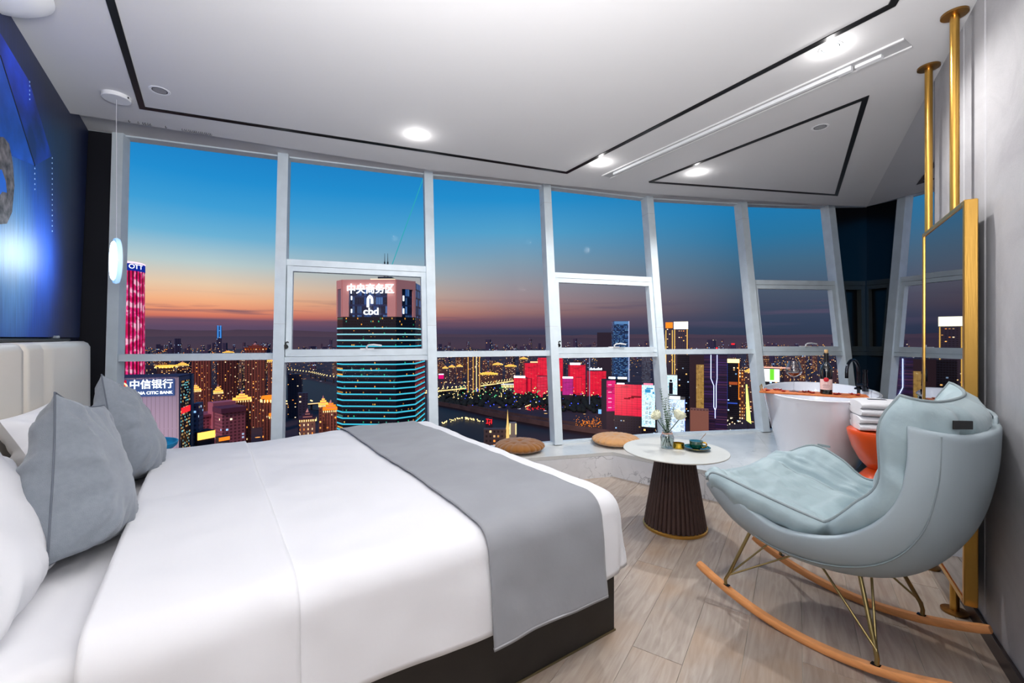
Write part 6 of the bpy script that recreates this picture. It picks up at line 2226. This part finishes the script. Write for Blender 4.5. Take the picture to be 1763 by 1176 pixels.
dots('quay_lights', 'warm lamps mirrored along the lower left river bank', E_goldhot, 60, lambda r: ((lambda t: (gat(762 + 72 * t + r.uniform(-2, 2), 731 - 8 * math.sin(t * 3) + r.uniform(-1.5, 2)) + Vector((0, 0, 3)), r.uniform(.6, 1.3)))(r.random())), 1.0, 9)
dots('right_city_lights', 'orange and yellow lights right of the fifth post', E_gold, 330, quadr(1285, 1440, 600, 690, (4, 60)), .8, 10)
dots('road_lights', 'row of white road lamps in front of the red towers', E_goldhot, 40, lambda r: ((lambda t: (gat(905 + 36 * t, 706 - 16 * t) + Vector((0, 0, 7)), 1.0))(int(r.random() * 14) / 14)), 1.2, 11)
dots('plaza_lights', 'lamps and lit shop fronts below the forked neon tower', emis('plaza_dot', (255, 236, 200), 1.7), 60, quadr(1190, 1280, 722, 745, (2, 14)), 1.4, 12)
# dark tree masses along the river
tr = MB(); r7 = random.Random(21)
for _ in range(420):
    x = r7.uniform(752, 1050); y = r7.uniform(676, 702) + max(0, (x - 850)) * .06
    p = gat(x, y); s = r7.uniform(4, 7.5)
    tr.lathe([(0, 0), (s * .8, s * .4), (s, s), (s * .6, s * 1.6), (0, s * 1.9)], (p.x, p.y, GZ), 6)
obj('riverside_trees', tr, mat('night_trees', (26, 40, 38), .9), None, smooth=60, label='dark mass of trees along the riverside park', kind='stuff', cat='trees')

# ================================================================== SMALL THINGS IN THE ROOM
# downlights
def downlight(x, y, lit, label):
    r = (x - 881.5) / F
    Y = (CH - CAMH) * F / (582 - y)
    c = Vector((r * Y, Y, CH))
    e = thing('downlight', label, 'ceiling light', c)
    obj('trim_ring', MB().lathe([(.040, -.001), (.052, -.003), (.055, -.001), (.055, 0.0), (.040, 0.0)], c, 32), M_white, e, smooth=40)
    obj('reflector', MB().lathe([(.040, -.0015), (.026, -.0005)], c, 32), M_chrome, e, smooth=60)
    obj('lamp', MB().lathe([(0, -.002), (.034, -.002), (.038, -.001)], c, 24), M_lamp if lit else mat('unlit_lamp', (150, 150, 152), .3), e, smooth=0)
    if lit:
        l = bpy.data.lights.new('downlight_beam', 'SPOT')
        l.energy = lit; l.spot_size = math.radians(150); l.spot_blend = .7; l.shadow_soft_size = .045; l.color = (1, .98, .96)
        o = bpy.data.objects.new('downlight_beam', l); o.location = (0, 0, -.02); COL.objects.link(o); o.parent = e
        l = bpy.data.lights.new('downlight_halo', 'POINT'); l.energy = 1.5; l.shadow_soft_size = .012; l.color = (1, .98, .96)  # extra point lamp added for the bright ring on the ceiling
        o = bpy.data.objects.new('downlight_halo', l); o.location = (0, 0, -.035); COL.objects.link(o); o.parent = e
    return e


downlight(718, 232, 32, 'lit round ceiling downlight above the bed')
downlight(1035, 280, 40, 'lit round ceiling downlight left of the air slot near the windows')
downlight(1200, 297, 125, 'lit round ceiling downlight inside the black triangle')
downlight(1430, 82, 70, 'lit round ceiling downlight nearest the camera at the upper right')
downlight(275, 156, 0, 'unlit recessed ceiling downlight at the upper left')
downlight(1412, 219, 0, 'unlit recessed ceiling downlight inside the black triangle')

# frosted ceiling lamp in the upper left corner
c = Vector((-2.24, 1.84, CH))
e = thing('ceiling_lamp', 'frosted round ceiling lamp cut off by the upper left corner', 'ceiling light', c)
obj('glass_shade', MB().lathe([(0, -.085), (.12, -.08), (.19, -.06), (.225, -.03), (.22, -.005)], c, 48), M_shade, e, smooth=60)
obj('base_plate', MB().lathe([(.0, 0), (.17, 0), (.17, -.012), (0, -.012)], c, 40), M_white, e, smooth=30)

# disc pendant
pc = Vector((-2.517, 2.79, 0))
e = thing('pendant_lamp', 'glowing white disc pendant hanging on a thin wire beside the window', 'pendant lamp', (pc.x, pc.y, CH))
obj('canopy', MB().lathe([(0, CH - .024), (.070, CH - .024), (.074, CH - .02), (.074, CH), (0, CH)], pc, 40), M_white, e, smooth=40)
obj('suspension_wire', MB().tube([pc + Vector((0, 0, CH - .024)), pc + Vector((0, 0, 1.935))], .0016, 6), mat('pale_wire', (200, 200, 205), .5), e, smooth=0)
for s in (-1, 1):
    obj('canopy_screw', MB().box(pc + Vector((s * .073, 0, CH - .012)), (.008, .008, .01)), M_chrome, e, smooth=0)
# disc turned almost edge-on to the camera, its face to the headboard side
dz = Vector((-.655, -.755, 0)).normalized()
dx_ = Vector((-dz.y, dz.x, 0))
Md = Matrix((dx_, Vector((0, 0, 1)), dz)).transposed()
dc = pc + Vector((0, 0, 1.79))
obj('light_disc', MB().lathe([(0, .022), (.118, .022), (.126, .012)], dc, 48, M=Md), M_disc, e, smooth=40)
obj('disc_rim', MB().lathe([(.126, .014), (.142, .012), (.145, 0), (.140, -.012), (.120, -.014)], dc, 48, M=Md), mat('acrylic_rim', (200, 224, 240), .15, emit=(150, 200, 240), estr=.8), e, smooth=60)
obj('back_cover', MB().lathe([(.138, -.012), (.12, -.02), (0, -.02)], dc, 48, M=Md), M_white, e, smooth=40)
l = bpy.data.lights.new('pendant_glow_light', 'AREA'); l.shape = 'DISK'; l.size = .24; l.energy = 2.5; l.color = (.72, .86, 1)
o = bpy.data.objects.new('pendant_glow_light', l); COL.objects.link(o)
o.matrix_world = Matrix.Translation(dc + dz * .035) @ Matrix((dx_, Vector((0, 0, -1)), -dz)).transposed().to_4x4()

# cyan tray table beyond the far side of the bed
c = Bp(-.36, 3.66, 0)
e = thing('tray_table', 'small cyan round tray table just behind the farther cushion', 'side table', c)
obj('tray', MB().lathe([(0, .585), (.185, .585), (.20, .60), (.205, .622), (.198, .622), (.192, .602), (.18, .594), (0, .594)], c, 48), M_cyan, e, smooth=40)
obj('stem', MB().lathe([(.015, .02), (.015, .585)], c, 16), M_chrome, e, smooth=40)
obj('foot', MB().lathe([(0, 0), (.14, 0), (.14, .012), (.02, .02), (0, .02)], c, 32), M_chrome, e, smooth=40)

# biscuit-shaped floor cushions
def biscuit(c, m, label, ry):
    e = thing('biscuit_cushion', label, 'cushion', c)
    R0, Hh = .235, .10
    def md(an, r, z):
        k = min(1, r / R0)
        return 1 + .030 * (abs(math.sin(an * 10)) - .6) * k ** 3
    nr, ns = 22, 200
    vs = []
    for side in (1, -1):
        for i in range(nr + 1):
            t = i / nr
            r = R0 * math.sin(t * pi / 2) ** .82
            for k in range(ns):
                an = 2 * pi * k / ns
                sc = abs(math.sin(an * 11)) ** .38           # scallops
                edge = t ** 3
                zz = Hh / 2 * (max(0, 1 - (r / R0) ** 3.4)) ** .55
                zz *= 1 - .6 * (1 - sc) * (t ** 2) * (1 - t ** 10)
                if side > 0:
                    zz -= .020 * math.exp(-(r / .022) ** 2)     # centre button dimple
                    for q in range(8):
                        aa = q * pi / 4 + .3; dx = r * math.cos(an) - .125 * math.cos(aa); dy = r * math.sin(an) - .125 * math.sin(aa)
                        zz -= .010 * math.exp(-(dx * dx + dy * dy) / .00055)
                rr = r * (1 + .11 * (sc - .85) * edge)
                vs.append(Vector(c) + Vector((rr * math.cos(an), rr * math.sin(an), Hh / 2 + side * zz)))
    fs = []
    for sd in range(2):
        o_ = sd * (nr + 1) * ns
        for i in range(nr):
            for k in range(ns):
                k2 = (k + 1) % ns
                q = (o_ + i * ns + k, o_ + i * ns + k2, o_ + (i + 1) * ns + k2, o_ + (i + 1) * ns + k)
                fs.append(q if sd == 1 else tuple(reversed(q)))
    obj('cover', MB().add(vs, fs), m, e, smooth=70)
    obj('centre_button', MB().lathe([(0, .0), (.012, .002), (.010, .006), (0, .008)], Vector(c) + Vector((0, 0, Hh - .022)), 16), m, e, smooth=60)
    return e


biscuit(Vector((0.075, 4.17, ZP)), M_cook1, 'darker caramel biscuit-shaped cushion next to the bed', 0)
biscuit(Vector((1.045, 4.42, ZP)), M_cook2, 'lighter tan biscuit-shaped cushion behind the round table', 0)

# ------------------------------------------------------------------ on the round table
zt_ = .5305
vc = Vector((1.087, 3.07, zt_))
e = thing('flower_vase', 'clear glass jar vase of white roses and eucalyptus on the round table', 'vase', vc)
gl_ = [(0, .0), (.040, .0), (.044, .004), (.045, .01), (.045, .075), (.042, .088), (.033, .100), (.030, .108), (.033, .116), (.036, .120)]
obj('glass_jar', MB().open_lathe(gl_ + [(r - .002, max(z, .004)) for r, z in reversed(gl_)], vc, 40), M_glass, e, smooth=60)
obj('water', MB().lathe([(0, .005), (.041, .006), (.042, .07), (0, .07)], vc, 32), clear_glass('vase_water', (.86, .93, .90, 1), .5, 1.33), e, smooth=40)
obj('twine', MB().tube([vc + Vector((math.cos(a) * .0335, math.sin(a) * .0335, .104 + .002 * math.sin(a * 3))) for a in [2 * pi * k / 30 for k in range(30)]], .003, 6, closed=True), mat('twine_pink', (206, 158, 140), .9), e, smooth=40)
r8 = random.Random(2)
# eucalyptus sprigs
for k, (dx, dy, hh) in enumerate(((-.035, .0, .40), (.0, .02, .33), (.03, -.01, .27), (-.015, -.03, .25), (-.055, .02, .24), (.012, .0, .36))):
    P = []
    for i in range(12):
        t = i / 11
        P.append(vc + Vector((-dx * .5 + dx * 1.7 * t + .006 * math.sin(t * 5 + k), -dy * .5 + dy * 1.7 * t, .012 + hh * t)))
    s = obj('sprig_stem', MB().tube(P, [.0022 - .0012 * i / 11 for i in range(12)], 6), M_stem, e, smooth=60)
    lv = MB()
    for i in range(4, 12):
        for q in range(2):
            an = q * pi + i * 1.1 + k
            for rep in (0, .5):
                if i == 11 and rep: continue
                p = P[i].lerp(P[min(i + 1, 11)], rep)
                L = .024 * (1 - .45 * i / 12); d_ = Vector((math.cos(an + rep), math.sin(an + rep), .35)).normalized(); w_ = d_.cross(Vector((0, 0, 1))).normalized() * L * .42
                b0 = p; b1 = p + d_ * L * .5 + w_; b2 = p + d_ * L + Vector((0, 0, .002)); b3 = p + d_ * L * .5 - w_; mm = p + d_ * L * .5 - Vector((0, 0, .003))
                lv.add([b0, b1, b2, b3, mm], [(0, 1, 4), (1, 2, 4), (2, 3, 4), (3, 0, 4)])
    obj('leaves', lv, M_leaf, s, smooth=80)['kind'] = 'stuff'


def rose(c, R_, tilt, k):
    st = obj('rose_stem', MB().tube([vc + Vector((-(c.x - vc.x) * .4, -(c.y - vc.y) * .4, .012)), vc + Vector((0, 0, .10)), c - Vector((0, 0, R_ * .7))], .003, 6), M_stem, e, smooth=60)
    core = obj('rose', MB().lathe([(0, -.9), (.5, -.75), (.86, -.2), (.9, .25), (.62, .66), (.3, .8), (0, .72)], (0, 0, 0), 20), M_rose, st, smooth=70)
    core.matrix_parent_inverse = Matrix.Translation(e.location).inverted() @ Matrix.Identity(4)
    core.matrix_basis = Matrix.Translation(c) @ Matrix.Rotation(tilt, 4, 'Y') @ Matrix.Scale(R_ * .8, 4)
    mb = MB()
    for ring_, (n_, rr, h0, h1) in enumerate(((5, 1.08, -.85, .55), (4, .86, -.6, .85), (3, .58, -.3, .95))):
        for q in range(n_):
            a0 = 2 * pi * q / n_ + ring_ * .7
            def f(s, t, a0=a0, rr=rr, h0=h0, h1=h1, n_=n_):
                an = a0 + (t - .5) * 2 * pi / n_ * 1.35
                open_ = rr * (math.sin(min(1, s * 1.15) * pi / 2) ** .7) * (1 + .10 * max(0, s - .7) * 3)
                z = h0 + (h1 - h0) * s - .22 * s * abs(t - .5) ** 2 * 4
                p = Vector((math.cos(an) * open_, math.sin(an) * open_, z)) * R_ * .9
                return c + Matrix.Rotation(tilt, 3, 'Y') @ p
            mb.grid(f, 6, 8)
    p_ = obj('petals', mb, M_rose, st, smooth=70); p_['kind'] = 'stuff'
    mod(p_, 'SOLIDIFY', thickness=.0015)


rose(vc + Vector((.075, -.02, .232)), .042, .5, 0)
rose(vc + Vector((-.070, .01, .225)), .036, -.9, 1)

# gold candle tin
c = Vector((1.165, 3.065, zt_))
e = thing('candle_tin', 'small shiny gold candle tin beside the vase', 'tin', c)
obj('tin_body', MB().open_lathe([(0, 0), (.036, 0), (.037, .002), (.037, .036), (.035, .036), (.035, .004), (0, .004)], c, 40), mat('bright_gold', (226, 186, 70), .15, metal=1.0), e, smooth=40)
obj('wax', MB().lathe([(0, .004), (.034, .005), (.034, .018), (0, .018)], c, 32), mat('olive_wax', (96, 88, 20), .5), e, smooth=40)

# cup and saucer
c = Vector((1.272, 3.02, zt_))
e = thing('saucer', 'dark green saucer under the cup on the round table', 'saucer', c)
obj('dish', MB().lathe([(0, .002), (.045, .0), (.050, .003), (.078, .013), (.088, .018), (.0885, .020), (.086, .0205), (.076, .016), (.046, .007), (0, .006)], c, 56), M_green, e, smooth=50)
obj('gilt_rim', MB().tube([c + Vector((math.cos(a) * .0884, math.sin(a) * .0884, .0195)) for a in [2 * pi * k / 48 for k in range(48)]], .0009, 6, closed=True), M_goldcup, e, smooth=60)
cc = c + Vector((-.004, 0, .0072))
e = thing('tea_cup', 'emerald green tea cup with gilded handle on its saucer', 'cup', cc)
obj('cup_body', MB().lathe([(0, .0), (.024, 0), (.026, .003), (.040, .010), (.043, .018), (.0445, .055), (.0425, .055)], cc, 48), M_green, e, smooth=50)
obj('cup_lining', MB().open_lathe([(.0426, .0555), (.041, .02), (.034, .010), (0, .008)], cc, 48), M_cupin, e, smooth=50)
hd = Vector((.80, -.60, 0))
H_ = [cc + hd * .042 + Vector((0, 0, .048)), cc + hd * .058 + Vector((0, 0, .050)), cc + hd * .068 + Vector((0, 0, .040)), cc + hd * .064 + Vector((0, 0, .024)), cc + hd * .050 + Vector((0, 0, .014)), cc + hd * .040 + Vector((0, 0, .014))]
obj('gilt_handle', MB().tube(H_, .0052, 10), M_goldcup, e, smooth=60)
s0 = cc + Vector((-.010, .0, .014))
e = thing('tea_spoon', 'thin metal spoon standing in the green cup', 'spoon', s0)
s1 = cc + Vector((.080, .03, .098))
obj('spoon_stem', MB().tube([s0, s0.lerp(s1, .5), s1], [.0013, .0013, .0022], 8), M_golddark, e, smooth=60)
obj('spoon_bowl', MB().lathe([(0, -.001), (.009, 0), (.010, .002), (0, .002)], s0, 16, sx=1.3), M_golddark, e, smooth=60)

# small black device on the ledge above the headboard
c = Bp(-.775, 3.83, 1.298)
obj('sensor_box', MB().rbox((c.x, c.y, c.z + .008), (.04, .07, .016), .003, rot=rzU), M_cush, None, smooth=0, label='tiny grey box on the ledge above the headboard', cat='box')
